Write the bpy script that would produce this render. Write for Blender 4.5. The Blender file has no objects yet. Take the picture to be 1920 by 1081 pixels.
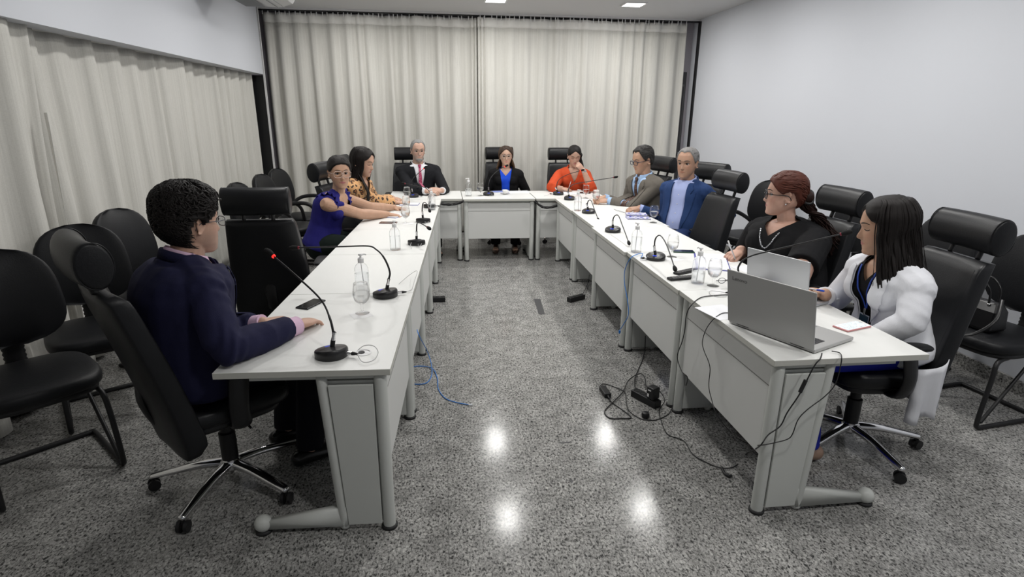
import bpy, bmesh, math, random
import numpy as np
from mathutils import Vector, Matrix, noise
from mathutils.bvhtree import BVHTree
random.seed(7)
C = bpy.context.scene
COL = C.collection
PI = math.pi
def V(*a): return Vector(a)
# ---------------------------------------------------------------- camera
F_PX = 1067.0
PITCH, ROLL, YAW, CAM_H = math.radians(16.94), math.radians(0.5), math.radians(6.8), 1.68
_f = Vector((math.sin(YAW)*math.cos(PITCH), math.cos(YAW)*math.cos(PITCH), -math.sin(PITCH)))
_r = Vector((math.cos(YAW), -math.sin(YAW), 0))
_u = _r.cross(_f)
CR = _r*math.cos(ROLL) + _u*math.sin(ROLL)
CU = -_r*math.sin(ROLL) + _u*math.cos(ROLL)
CF = _f
CAM = Vector((0, 0, CAM_H))
cd = bpy.data.cameras.new('camera')
cam = bpy.data.objects.new('camera', cd)
COL.objects.link(cam)
cd.sensor_width = 36.0
cd.lens = F_PX*36.0/1920.0
cd.clip_start = 0.05
m = Matrix((CR, CU, -CF)).transposed().to_4x4()
m.translation = CAM
cam.matrix_world = m
C.camera = cam

def ray(px, py):
    return CF + CR*((px-960)/F_PX) - CU*((py-540.5)/F_PX)
def atz(px, py, z):
    d = ray(px, py); return CAM + d*((z-CAM_H)/d.z)
def atx(px, py, x):
    d = ray(px, py); return CAM + d*(x/d.x)
def aty(px, py, y):
    d = ray(px, py); return CAM + d*(y/d.y)

# ---------------------------------------------------------------- world, exposure
w = bpy.data.worlds.new('world'); C.world = w; w.use_nodes = True
w.node_tree.nodes['Background'].inputs[0].default_value = (0.75, 0.8, 0.9, 1)
w.node_tree.nodes['Background'].inputs[1].default_value = 0.05
C.view_settings.view_transform = 'Standard'
C.view_settings.look = 'None'
C.view_settings.gamma = 1.0
C.view_settings.use_curve_mapping = False
C.view_settings.exposure = EXPOSURE = 0.0

CEIL = 2.98
XL, XR, YB = -2.30, 3.62, 8.40      # soffit face, right wall, back curtain plane
# ---------------------------------------------------------------- materials
MATS = {}
def mat(name, col, rough=0.5, metal=0.0, bump=None, var=None, trans=0.0, emit=None, coat=0.0, sss=0.0, ior=1.45, sheen=0.0, alpha=1.0, spec=0.5):
    """bump=(scale, strength, stretch xyz)  var=(scale, amount)"""
    if name in MATS: return MATS[name]
    mt = bpy.data.materials.new(name); mt.use_nodes = True
    nt = mt.node_tree; b = nt.nodes['Principled BSDF']
    I = b.inputs
    I['Base Color'].default_value = (*col, 1); I['Roughness'].default_value = rough
    I['Metallic'].default_value = metal; I['IOR'].default_value = ior
    I['Transmission Weight'].default_value = trans
    I['Coat Weight'].default_value = coat; I['Sheen Weight'].default_value = sheen
    I['Specular IOR Level'].default_value = spec
    if sss: 
        I['Subsurface Weight'].default_value = sss; I['Subsurface Radius'].default_value = (0.01, 0.004, 0.002)
        I['Subsurface Scale'].default_value = 1.0
    if emit:
        I['Emission Color'].default_value = (*emit[0], 1); I['Emission Strength'].default_value = emit[1]
    tc = None
    def coords(stretch=(1, 1, 1)):
        t = nt.nodes.new('ShaderNodeTexCoord'); mp = nt.nodes.new('ShaderNodeMapping')
        mp.inputs['Scale'].default_value = stretch
        nt.links.new(t.outputs['Object'], mp.inputs['Vector']); return mp.outputs[0]
    if bump:
        sc, st = bump[0], bump[1]; stretch = bump[2] if len(bump) > 2 else (1, 1, 1)
        n = nt.nodes.new('ShaderNodeTexNoise'); n.inputs['Scale'].default_value = sc; n.inputs['Detail'].default_value = 3
        nt.links.new(coords(stretch), n.inputs['Vector'])
        bp = nt.nodes.new('ShaderNodeBump'); bp.inputs['Strength'].default_value = st; bp.inputs['Distance'].default_value = 0.004
        nt.links.new(n.outputs['Fac'], bp.inputs['Height']); nt.links.new(bp.outputs[0], I['Normal'])
    if var:
        sc, am = var[0], var[1]; stretch = var[2] if len(var) > 2 else (1, 1, 1)
        n = nt.nodes.new('ShaderNodeTexNoise'); n.inputs['Scale'].default_value = sc; n.inputs['Detail'].default_value = 4
        nt.links.new(coords(stretch), n.inputs['Vector'])
        mx = nt.nodes.new('ShaderNodeMix'); mx.data_type = 'RGBA'
        mx.inputs[6].default_value = (*[c*(1-am) for c in col], 1); mx.inputs[7].default_value = (*[min(1, c*(1+am)) for c in col], 1)
        nt.links.new(n.outputs['Fac'], mx.inputs[0]); nt.links.new(mx.outputs[2], I['Base Color'])
    MATS[name] = mt
    return mt

def nodes_of(mt): return mt.node_tree, mt.node_tree.nodes['Principled BSDF']
def N(nt, t, **kw):
    n = nt.nodes.new(t)
    for k, v in kw.items():
        if k.startswith('i_'):
            key = k[2:]
            n.inputs[int(key) if key.isdigit() else key.replace('_', ' ')].default_value = v
        else: setattr(n, k, v)
    return n

# ---------------------------------------------------------------- object helpers
def link(name, me, m=None, parent=None, smooth=True):
    o = bpy.data.objects.new(name, me); COL.objects.link(o)
    if m is not None and not me.materials: me.materials.append(m)
    if smooth: me.shade_smooth()
    if parent is not None: o.parent = parent
    return o
def tag(o, label=None, cat=None, group=None, kind=None):
    if label: o['label'] = label
    if cat: o['category'] = cat
    if group: o['group'] = group
    if kind: o['kind'] = kind
    return o
def thing(name, label, cat, loc=(0, 0, 0), rotz=0, group=None):
    o = bpy.data.objects.new(name, None); COL.objects.link(o)
    o.empty_display_size = 0.1
    o.location = loc; o.rotation_euler = (0, 0, rotz)
    return tag(o, label, cat, group)
def kids(o): return [c for c in bpy.data.objects if c.parent == o]
def copy_tree(o, parent=None, loc=None, rotz=None, label=None, group=None):
    c = o.copy(); COL.objects.link(c)
    if parent is not None: c.parent = parent
    if loc is not None: c.location = loc
    if rotz is not None: c.rotation_euler = (0, 0, rotz)
    if label: c['label'] = label
    if group: c['group'] = group
    for ch in kids(o): copy_tree(ch, c)
    return c

class MB:
    """collects shapes into one mesh"""
    def __init__(s): s.v = []; s.f = []; s.fm = []; s.mi = 0; s.sharp = False
    def add(s, vs, fs, M=None):
        k = len(s.v)
        if M is not None: vs = [M @ Vector(v) for v in vs]
        s.v += [tuple(v) for v in vs]; s.f += [tuple(i+k for i in f) for f in fs]; s.fm += [s.mi]*len(fs)
        return s
    def box(s, x0, x1, y0, y1, z0, z1, M=None):
        vs = [(x, y, z) for x in (x0, x1) for y in (y0, y1) for z in (z0, z1)]
        fs = [(0, 1, 3, 2), (4, 6, 7, 5), (0, 4, 5, 1), (2, 3, 7, 6), (0, 2, 6, 4), (1, 5, 7, 3)]
        return s.add(vs, fs, M)
    def loft(s, rings, cap=True, M=None, closed=False):
        n = len(rings[0]); vs = [p for r in rings for p in r]; fs = []
        R = len(rings)
        for i in range(R if closed else R-1):
            a, b = i*n, ((i+1) % R)*n
            for j in range(n):
                fs.append((a+j, a+(j+1) % n, b+(j+1) % n, b+j))
        if cap and not closed:
            fs.append(tuple(range(n-1, -1, -1))); fs.append(tuple(range((R-1)*n, R*n)))
        return s.add(vs, fs, M)
    def tube(s, pts, r, n=10, caps='round', up=None, M=None, closed=False):
        """r: number, list, or list of (a,b) half axes (a along side, b along 'up')"""
        pts = [Vector(p) for p in pts]; R = len(pts)
        if not isinstance(r, (list, tuple)): r = [r]*R
        rr = [(q, q) if not isinstance(q, (tuple, list)) else q for q in r]
        T = []
        for i in range(R):
            if closed: t = pts[(i+1) % R]-pts[i-1]
            else: t = pts[min(i+1, R-1)]-pts[max(i-1, 0)]
            T.append(t.normalized() if t.length > 1e-9 else Vector((0, 0, 1)))
        U = Vector(up) if up is not None else Vector((0, 0, 1))
        if abs(T[0].dot(U.normalized())) > 0.95 and up is None: U = Vector((1, 0, 0))
        rings = []; frames = []
        for i in range(R):
            U = (U - T[i]*U.dot(T[i]))
            if U.length < 1e-6: U = T[i].orthogonal()
            U.normalize(); S = T[i].cross(U); frames.append((S.copy(), U.copy()))
        def ring(c, S, U, a, b): return [c + S*(a*math.cos(2*PI*k/n)) + U*(b*math.sin(2*PI*k/n)) for k in range(n)]
        if caps == 'round' and not closed:
            for q in (0.15, 0.5, 0.85):
                e = math.sqrt(1-(1-q)**2); a, b = rr[0]
                rings.append(ring(pts[0]-T[0]*min(a, b)*(1-q), *frames[0], a*e, b*e))
        for i in range(R): rings.append(ring(pts[i], *frames[i], *rr[i]))
        if caps == 'round' and not closed:
            for q in (0.85, 0.5, 0.15):
                e = math.sqrt(1-(1-q)**2); a, b = rr[-1]
                rings.append(ring(pts[-1]+T[-1]*min(a, b)*(1-q), *frames[-1], a*e, b*e))
        return s.loft(rings, cap=not closed, M=M, closed=closed)
    def lathe(s, prof, n=24, M=None, closed=False):
        rings = [[Vector((r*math.cos(2*PI*k/n), r*math.sin(2*PI*k/n), z)) for k in range(n)] for r, z in prof]
        return s.loft(rings, cap=not closed, M=M, closed=closed)
    def ball(s, c, r, n=14, M=None):
        rx, ry, rz = r if isinstance(r, (tuple, list)) else (r, r, r)
        rings = []
        for i in range(1, n//2*2):
            th = PI*i/(n//2*2)
            rings.append([Vector((c[0]+rx*math.sin(th)*math.cos(2*PI*k/n), c[1]+ry*math.sin(th)*math.sin(2*PI*k/n), c[2]-rz*math.cos(th))) for k in range(n)])
        return s.loft(rings, M=M)
    def pillow(s, hx, hy, hz, e1=0.35, e2=0.35, nu=32, nv=14, M=None):
        """superellipsoid"""
        def sp(c, e): return math.copysign(abs(c)**e, c)
        rings = []
        for i in range(nv+1):
            ph = -PI/2 + PI*i/nv; ph *= 0.985
            rings.append([Vector((hx*sp(math.cos(ph), e1)*sp(math.cos(2*PI*k/nu), e2), hy*sp(math.cos(ph), e1)*sp(math.sin(2*PI*k/nu), e2), hz*sp(math.sin(ph), e1))) for k in range(nu)])
        return s.loft(rings, M=M)
    def prism(s, poly, z0, z1, M=None):
        n = len(poly)
        return s.loft([[Vector((x, y, z0)) for x, y in poly], [Vector((x, y, z1)) for x, y in poly]], M=M)
    def mesh(s, name='m'):
        me = bpy.data.meshes.new(name); me.from_pydata(s.v, [], s.f); me.update()
        bm = bmesh.new(); bm.from_mesh(me); bmesh.ops.recalc_face_normals(bm, faces=bm.faces); bm.to_mesh(me); bm.free()
        return me
    def build(s, name, m, parent=None, smooth=True, bevel=0.0, seg=2, auto=None):
        me = s.mesh(name)
        ms = m if isinstance(m, (list, tuple)) else [m]
        for q in ms: me.materials.append(q)
        if len(ms) > 1:
            for p, i in zip(me.polygons, s.fm): p.material_index = i
        o = link(name, me, None, parent, smooth)
        if auto is not None:
            bm = bmesh.new(); bm.from_mesh(me)
            for e in bm.edges:
                if len(e.link_faces) == 2 and e.calc_face_angle(0) > auto: e.smooth = False
            bm.to_mesh(me); bm.free()
        if bevel:
            b = o.modifiers.new('bevel', 'BEVEL'); b.width = bevel; b.segments = seg; b.limit_method = 'ANGLE'; b.angle_limit = math.radians(40)
            b.harden_normals = False
        return o
def rotz(a): return Matrix.Rotation(a, 4, 'Z')
def TR(x, y, z): return Matrix.Translation((x, y, z))
def aim(d):
    """matrix turning +Z onto d"""
    return Vector(d).to_track_quat('Z', 'Y').to_matrix().to_4x4()
def spline(pts, n=8, closed=False):
    P = [Vector(p) for p in pts]; out = []; L = len(P)
    rng = range(L if closed else L-1)
    for i in rng:
        if closed: a, b, c, d = P[i-1], P[i], P[(i+1) % L], P[(i+2) % L]
        else: a, b, c, d = P[max(i-1, 0)], P[i], P[i+1], P[min(i+2, L-1)]
        for k in range(n):
            t = k/n
            out.append(0.5*((2*b)+(c-a)*t+(2*a-5*b+4*c-d)*t*t+(3*b-3*c+d-a)*t**3))
    if not closed: out.append(P[-1])
    return out
# ---------------------------------------------------------------- lamps (the room's square LED downlights)
M_lampframe = mat('lamp_frame_white', (0.8, 0.8, 0.8), 0.5)
M_diff = mat('lamp_diffuser', (1, 1, 1), 0.5, emit=((1.0, 0.98, 0.95), 5.0))
LAMP_W = 20.0
def lamp(x, y, label, power=LAMP_W):
    t = thing('ceiling_light', label, 'ceiling light', (x, y, CEIL), 0, 'square downlights in the ceiling')
    f = MB(); a, b = 0.115, 0.135
    f.box(-b, b, -b, -a, -0.012, -0.001); f.box(-b, b, a, b, -0.012, -0.001); f.box(-b, -a, -a, a, -0.012, -0.001); f.box(a, b, -a, a, -0.012, -0.001)
    f.build('lamp_frame', M_lampframe, t, smooth=False)
    d = MB(); d.box(-a, a, -a, a, -0.008, -0.002); d.build('diffuser', M_diff, t, smooth=False)
    l = bpy.data.lights.new('lamp_light', 'AREA'); l.shape = 'SQUARE'; l.size = 0.22; l.energy = power; l.color = (1.0, 0.985, 0.96)
    o = bpy.data.objects.new('lamp_light', l); COL.objects.link(o); o.parent = t; o.location = (0, 0, -0.02)
LX = (-1.02, 0.66, 2.34); LY = (7.40, 5.72, 4.02, 2.34, 0.66)
for i, x in enumerate(LX):
    for j, y in enumerate(LY):
        if j == 3 and i != 2: continue
        if j == 4 and i == 0: continue
        nm = ['left', 'middle', 'right'][i]; q = ['nearest the back curtain', 'second from the back curtain', 'third from the back curtain', 'fourth from the back curtain', 'above the camera end of the room'][j]
        lamp(x, y, 'square white LED downlight, %s row, %s' % (nm, q), LAMP_W*(1.0 if j == 4 else 1.0)*(0.8 if i == 0 else 1.0))

# ---------------------------------------------------------------- setting materials
M_wall = mat('wall_paint', (0.62, 0.64, 0.685), 0.7, bump=(60, 0.05), var=(1.2, 0.015))
M_ceil = mat('ceiling_paint', (0.62, 0.62, 0.625), 0.8, bump=(80, 0.04))
def granite():
    mt = mat('granite', (0.3, 0.3, 0.29), 0.16)
    nt, b = nodes_of(mt)
    tc = N(nt, 'ShaderNodeTexCoord')
    mp = N(nt, 'ShaderNodeMapping'); mp.inputs['Scale'].default_value = (1.25, 0.85, 1); nt.links.new(tc.outputs['Object'], mp.inputs[0])
    n1 = N(nt, 'ShaderNodeTexNoise', i_Scale=82.0, i_Detail=5.0, i_Roughness=0.66, i_Distortion=0.7)
    nt.links.new(mp.outputs[0], n1.inputs['Vector'])
    r1 = N(nt, 'ShaderNodeValToRGB'); e = r1.color_ramp.elements
    e[0].position = 0.34; e[0].color = (0.035, 0.036, 0.036, 1); e[1].position = 0.66; e[1].color = (0.49, 0.48, 0.455, 1)
    for p, c in ((0.41, 0.06), (0.455, 0.215), (0.56, 0.33)):
        q = e.new(p); q.color = (c, c*0.99, c*0.955, 1)
    nt.links.new(n1.outputs['Fac'], r1.inputs[0])
    n2 = N(nt, 'ShaderNodeTexNoise', i_Scale=9.0, i_Detail=5.0); nt.links.new(tc.outputs['Object'], n2.inputs['Vector'])
    r2 = N(nt, 'ShaderNodeMapRange'); r2.inputs[1].default_value = 0.3; r2.inputs[2].default_value = 0.7; r2.inputs[3].default_value = 0.72; r2.inputs[4].default_value = 1.16
    nt.links.new(n2.outputs['Fac'], r2.inputs[0])
    mul = N(nt, 'ShaderNodeMix', data_type='RGBA', blend_type='MULTIPLY'); mul.inputs[0].default_value = 1
    nt.links.new(r1.outputs[0], mul.inputs[6]); nt.links.new(r2.outputs[0], mul.inputs[7])
    # joints between the slabs
    sep = N(nt, 'ShaderNodeSeparateXYZ'); nt.links.new(tc.outputs['Object'], sep.inputs[0])
    outs = []
    for ax, off, per in (('X', 0.395, 0.415), ('Y', 1.98, 0.42)):
        a = N(nt, 'ShaderNodeMath', operation='SUBTRACT'); a.inputs[1].default_value = off; nt.links.new(sep.outputs[ax], a.inputs[0])
        pp = N(nt, 'ShaderNodeMath', operation='PINGPONG'); pp.inputs[1].default_value = per/2; nt.links.new(a.outputs[0], pp.inputs[0])
        lt = N(nt, 'ShaderNodeMath', operation='LESS_THAN'); lt.inputs[1].default_value = 0.0019; nt.links.new(pp.outputs[0], lt.inputs[0])
        outs.append(lt.outputs[0])
    mxn = N(nt, 'ShaderNodeMath', operation='MAXIMUM'); nt.links.new(outs[0], mxn.inputs[0]); nt.links.new(outs[1], mxn.inputs[1])
    j = N(nt, 'ShaderNodeMix', data_type='RGBA'); j.inputs[7].default_value = (0.07, 0.07, 0.068, 1)
    sc = N(nt, 'ShaderNodeMath', operation='MULTIPLY'); sc.inputs[1].default_value = 0.45; nt.links.new(mxn.outputs[0], sc.inputs[0])
    nt.links.new(sc.outputs[0], j.inputs[0]); nt.links.new(mul.outputs[2], j.inputs[6]); nt.links.new(j.outputs[2], b.inputs['Base Color'])
    # worn polish
    n3 = N(nt, 'ShaderNodeTexNoise', i_Scale=2.5, i_Detail=3.0); nt.links.new(tc.outputs['Object'], n3.inputs['Vector'])
    r3 = N(nt, 'ShaderNodeMapRange'); r3.inputs[3].default_value = 0.10; r3.inputs[4].default_value = 0.20; nt.links.new(n3.outputs['Fac'], r3.inputs[0])
    nt.links.new(r3.outputs[0], b.inputs['Roughness'])
    b.inputs['Specular IOR Level'].default_value = 0.22
    return mt
M_gran = granite()
M_black = mat('black_metal', (0.012, 0.012, 0.013), 0.4)
M_dark = mat('dark_void', (0.01, 0.01, 0.012), 0.6)

def struct(name, mb, m, smooth=False, bevel=0):
    o = mb.build(name, m, None, smooth=smooth, bevel=bevel); o['kind'] = 'structure'; return o
YF = -2.2
b = MB(); b.box(-2.9, 3.8, YF, 9.0, -0.1, 0); struct('floor', b, M_gran)
b = MB(); b.box(-2.9, 3.8, YF, 9.0, CEIL, CEIL+0.1); struct('ceiling', b, M_ceil)
b = MB(); b.box(XR, XR+0.15, YF, 9.0, 0, CEIL); struct('wall_right', b, M_wall)
b = MB(); b.box(-2.9, 3.8, YF-0.1, YF, 0, CEIL); struct('wall_front', b, M_wall)
M_glassdark = mat('window_dark_glass', (0.03, 0.035, 0.04), 0.1)
b = MB(); b.box(-2.78, -2.68, YF, 9.0, 0, CEIL); struct('wall_left', b, M_glassdark)
b = MB(); b.box(XL-0.16, XL, YF, 8.2, 2.158, CEIL); struct('trim_1', b, M_wall)     # deep bulkhead over the side curtains
M_pink = mat('back_wall_paint', (0.47, 0.44, 0.48), 0.7)
b = MB(); b.box(-2.9, 3.8, 8.56, 8.68, 0, CEIL); struct('wall_back', b, M_pink)
# dark door leaf with narrow frame behind the back curtain
dr = MB(); dr.box(2.75, 3.565, 8.515, 8.555, 0.0, 2.30); d1 = struct('door_1', dr, mat('door_grey', (0.07, 0.07, 0.075), 0.45), bevel=0.004)
h = MB(); h.tube([(3.52, 8.49, 1.02), (3.52, 8.49, 1.16)], 0.006, 8); h.box(3.515, 3.525, 8.49, 8.515, 1.03, 1.04); h.box(3.515, 3.525, 8.49, 8.515, 1.14, 1.15)
h.build('door_handle', mat('chrome', (0.75, 0.75, 0.76), 0.12, 1.0), d1)
fr = MB(); fr.box(2.79, 3.54, 8.508, 8.515, 2.10, 2.13); fr.box(3.535, 3.545, 8.508, 8.515, 1.3, 2.1); fr.build('door_panel_line', mat('door_line', (0.14, 0.14, 0.145), 0.4), d1, smooth=False)
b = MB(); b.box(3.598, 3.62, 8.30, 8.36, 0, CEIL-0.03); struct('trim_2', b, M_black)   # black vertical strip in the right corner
b = MB(); b.box(XL-0.02, XR, 8.36, 8.44, CEIL-0.035, CEIL); struct('trim_3', b, M_black) # dark curtain slot
b = MB(); b.box(XL-0.02, XR, 8.335, 8.358, CEIL-0.022, CEIL); struct('trim_4', b, mat('track_white', (0.7, 0.7, 0.7), 0.4))
b = MB(); b.box(XL-0.02, XL-0.0, 8.26, 8.29, 0, CEIL-0.005); struct('trim_5', b, mat('track_white', (0.7, 0.7, 0.7), 0.4))
b = MB(); b.box(XL-0.36, XL-0.01, 8.27, 8.34, 0, 2.15); struct('trim_6', b, M_black)
b = MB(); b.box(XR-0.018, XR, YF, 8.3, 0, 0.09); struct('baseboard_right', b, M_gran, bevel=0.002)
b = MB(); b.box(-2.68, -2.60, YF, 8.3, 0, 0.09); struct('baseboard_left', b, M_gran, bevel=0.002)

# ---------------------------------------------------------------- curtains
def curtain_mat():
    mt = mat('linen_curtain', (0.60, 0.585, 0.55), 0.9, sheen=0.2)
    nt, b = nodes_of(mt)
    tc = N(nt, 'ShaderNodeTexCoord')
    res = []
    for sc3, s in (((220, 220, 1.0), 1.0), ((90, 90, 400), 1.0), ((60, 60, 0.25), 1.0)):
        mp = N(nt, 'ShaderNodeMapping'); mp.inputs['Scale'].default_value = sc3; nt.links.new(tc.outputs['Object'], mp.inputs[0])
        n = N(nt, 'ShaderNodeTexNoise', i_Scale=1.0, i_Detail=2.0); nt.links.new(mp.outputs[0], n.inputs['Vector']); res.append(n.outputs['Fac'])
    add = N(nt, 'ShaderNodeMath', operation='ADD'); nt.links.new(res[0], add.inputs[0]); nt.links.new(res[1], add.inputs[1])
    add2 = N(nt, 'ShaderNodeMath', operation='ADD'); nt.links.new(add.outputs[0], add2.inputs[0]); nt.links.new(res[2], add2.inputs[1])
    r = N(nt, 'ShaderNodeValToRGB'); e = r.color_ramp.elements; e[0].position = 0.38; e[1].position = 0.62
    e[0].color = (0.52, 0.51, 0.472, 1); e[1].color = (0.63, 0.62, 0.577, 1)
    dv = N(nt, 'ShaderNodeMath', operation='DIVIDE'); dv.inputs[1].default_value = 3.0; nt.links.new(add2.outputs[0], dv.inputs[0])
    nt.links.new(dv.outputs[0], r.inputs[0]); nt.links.new(r.outputs[0], b.inputs['Base Color'])
    bp = N(nt, 'ShaderNodeBump', i_Strength=0.25, i_Distance=0.002); nt.links.new(dv.outputs[0], bp.inputs['Height']); nt.links.new(bp.outputs[0], b.inputs['Normal'])
    return mt
M_cur = curtain_mat()
M_hem = mat('curtain_heading_tape', (0.70, 0.69, 0.655), 0.9, bump=(200, 0.1))
def curtain(name, label, p0, p1, ztop, zbot, nfold, amp, seed, edge0=0.0, edge1=0.0, hooks=30, lean=0.0, tight0=0, tight1=0):
    """fabric hanging between p0 and p1 (x,y): real wavy cloth of its own thickness"""
    rnd = random.Random(seed)
    p0 = Vector((*p0, 0)); p1 = Vector((*p1, 0)); L = (p1-p0).length; D = (p1-p0)/L; Nn = Vector((D.y, -D.x, 0))
    t = thing(name, label, 'curtain', (p0.x, p0.y, 0))
    nu = int(nfold*22); nz = 26
    ph = []; acc = 0
    wv = [rnd.uniform(0.6, 1.5) for _ in range(nfold+2)]; wv = [q*(.22 if i < tight0 or nfold-tight1 <= i < nfold else 1) for i, q in enumerate(wv)]; tot = sum(wv[:nfold]); am = [rnd.uniform(0.55, 1.25) for _ in range(nfold+2)]
    cum = [0]
    for q in wv: cum.append(cum[-1]+q/tot)
    def wave(u, z):
        i = 0
        while i < nfold-1 and u > cum[i+1]: i += 1
        f = (u-cum[i])/(cum[i+1]-cum[i]); A = am[i]*(0.55+0.45*min(1, (ztop-z)/1.2))
        s = math.sin(2*PI*f); s = s*(1.0-0.25*s*s)
        n = noise.noise(Vector((u*7+seed, z*0.5, seed*3.1)))
        return amp*(A*s*0.9 + 0.7*n)
    def grid(z0, z1, off, k):
        rows = []
        for iz in range(k+1):
            z = z0+(z1-z0)*iz/k; row = []
            for iu in range(nu+1):
                u = iu/nu
                d = edge0*(1-u)*(ztop-z)/(ztop-zbot)*math.exp(-u*8) + edge1*u*(ztop-z)/(ztop-zbot)*math.exp(-(1-u)*8)
                q = u + 0.10/nfold*math.sin(2*PI*u*nfold*0.5+z*0.8)*math.sin(PI*u) + lean*0.0
                p = p0 + D*(L*u+d) + Nn*(wave(max(0, min(1, q)), z)+off)
                row.append((p.x-p0.x, p.y-p0.y, z))
            rows.append(row)
        mb = MB(); W = nu+1
        mb.add([v for r_ in rows for v in r_], [(a*W+c, a*W+c+1, (a+1)*W+c+1, (a+1)*W+c) for a in range(k) for c in range(nu)])
        return mb
    c = grid(zbot, ztop-0.14, 0, nz).build('cloth', M_cur, t); s = c.modifiers.new('t', 'SOLIDIFY'); s.thickness = 0.003
    hm = grid(ztop-0.14, ztop-0.02, 0, 3).build('heading_tape', M_hem, t); s = hm.modifiers.new('t', 'SOLIDIFY'); s.thickness = 0.005
    if hooks:
        hk = MB(); hk.box(-0.004, 0.004, -0.003, 0.003, -0.03, 0.022)
        h0 = None
        for i in range(hooks):
            p = D*(L*(i+0.5+0.3*rnd.uniform(-1, 1))/hooks)-Vector((0, 0, 0))
            if h0 is None: h0 = hk.build('hook', MATS['track_white'], t, smooth=False); o = h0
            else: o = h0.copy(); COL.objects.link(o)
            o.location = (p.x, p.y-0.045 if abs(D.x) > 0.5 else p.y, ztop-0.02)
    return t
ZT = CEIL-0.03
curtain('curtain', 'long cream linen curtain on the back wall, left of the centre gap', (-2.295, 8.43), (0.60, 8.43), ZT, 0.02, 17, 0.06, 3, hooks=44, tight1=4)
curtain('curtain', 'long cream linen curtain on the back wall, right of the centre gap, lit brighter', (0.50, 8.37), (3.46, 8.40), ZT, 0.02, 15, 0.055, 11, hooks=44, tight0=2)
curtain('curtain', 'cream linen curtain on the left wall, under the bulkhead, reaching the far corner', (-2.50, 3.70), (-2.46, 8.18), 2.30, 0.03, 17, 0.06, 5, hooks=0)
curtain('curtain', 'nearest cream linen curtain on the left wall, behind the nearest armless chair', (-2.40, -0.2), (-2.40, 3.92), 2.30, 0.03, 12, 0.075, 8, edge1=-0.1, hooks=0)
# lace lining showing in the slit between the two side curtains
ln = MB(); rows = []
for i in range(25):
    z = 1.62*i/24+0.05; wdt = 0.085*(1-i/24)+0.006
    rows.append([Vector((-2.34-0.006*j, 3.74+0.11*i/24+wdt*j/4, z)) for j in range(5)])
ln.add([v for r_ in rows for v in r_], [(a*5+c, a*5+c+1, (a+1)*5+c+1, (a+1)*5+c) for a in range(24) for c in range(4)])
o = ln.build('curtain_lining', mat('lining_lace', (0.7, 0.69, 0.66), 0.8, bump=(30, 0.8)), None); s = o.modifiers.new('t', 'SOLIDIFY'); s.thickness = 0.002
tag(o, 'narrow strip of textured lace lining in the slit between the left wall curtains', 'curtain lining')

# ---------------------------------------------------------------- ceiling air conditioner, top left
t = thing('air_conditioner', 'white ceiling air conditioner with grille beside the bulkhead, top left', 'air conditioner', (-2.1, 6.1, CEIL))
M_ac = mat('ac_white', (0.62, 0.62, 0.63), 0.4); M_acg = mat('ac_grey', (0.28, 0.29, 0.30), 0.5)
prof = [(0.0, 0.0), (0.0, -0.12), (0.06, -0.19), (0.30, -0.235), (0.42, -0.235), (0.54, -0.20), (0.60, -0.12), (0.60, 0.0)]
b = MB(); b.loft([[Vector((0.02+y*0.0+x, 0.0, z)) for x, z in prof], [Vector((0.02+x, 0.75, z)) for x, z in prof]]); b.build('casing', M_ac, t, smooth=False, bevel=0.01)
b = MB()
for k in range(16): b.box(0.10+k*0.012, 0.105+k*0.012, 0.05, 0.7, -0.243, -0.236)
b.build('grille', M_acg, t, smooth=False)
b = MB(); b.box(0.40, 0.408, 0.0, 0.75, -0.24, -0.23); b.box(0.46, 0.466, 0, 0.75, -0.232, -0.222); b.build('trim_line', M_acg, t, smooth=False)
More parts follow.
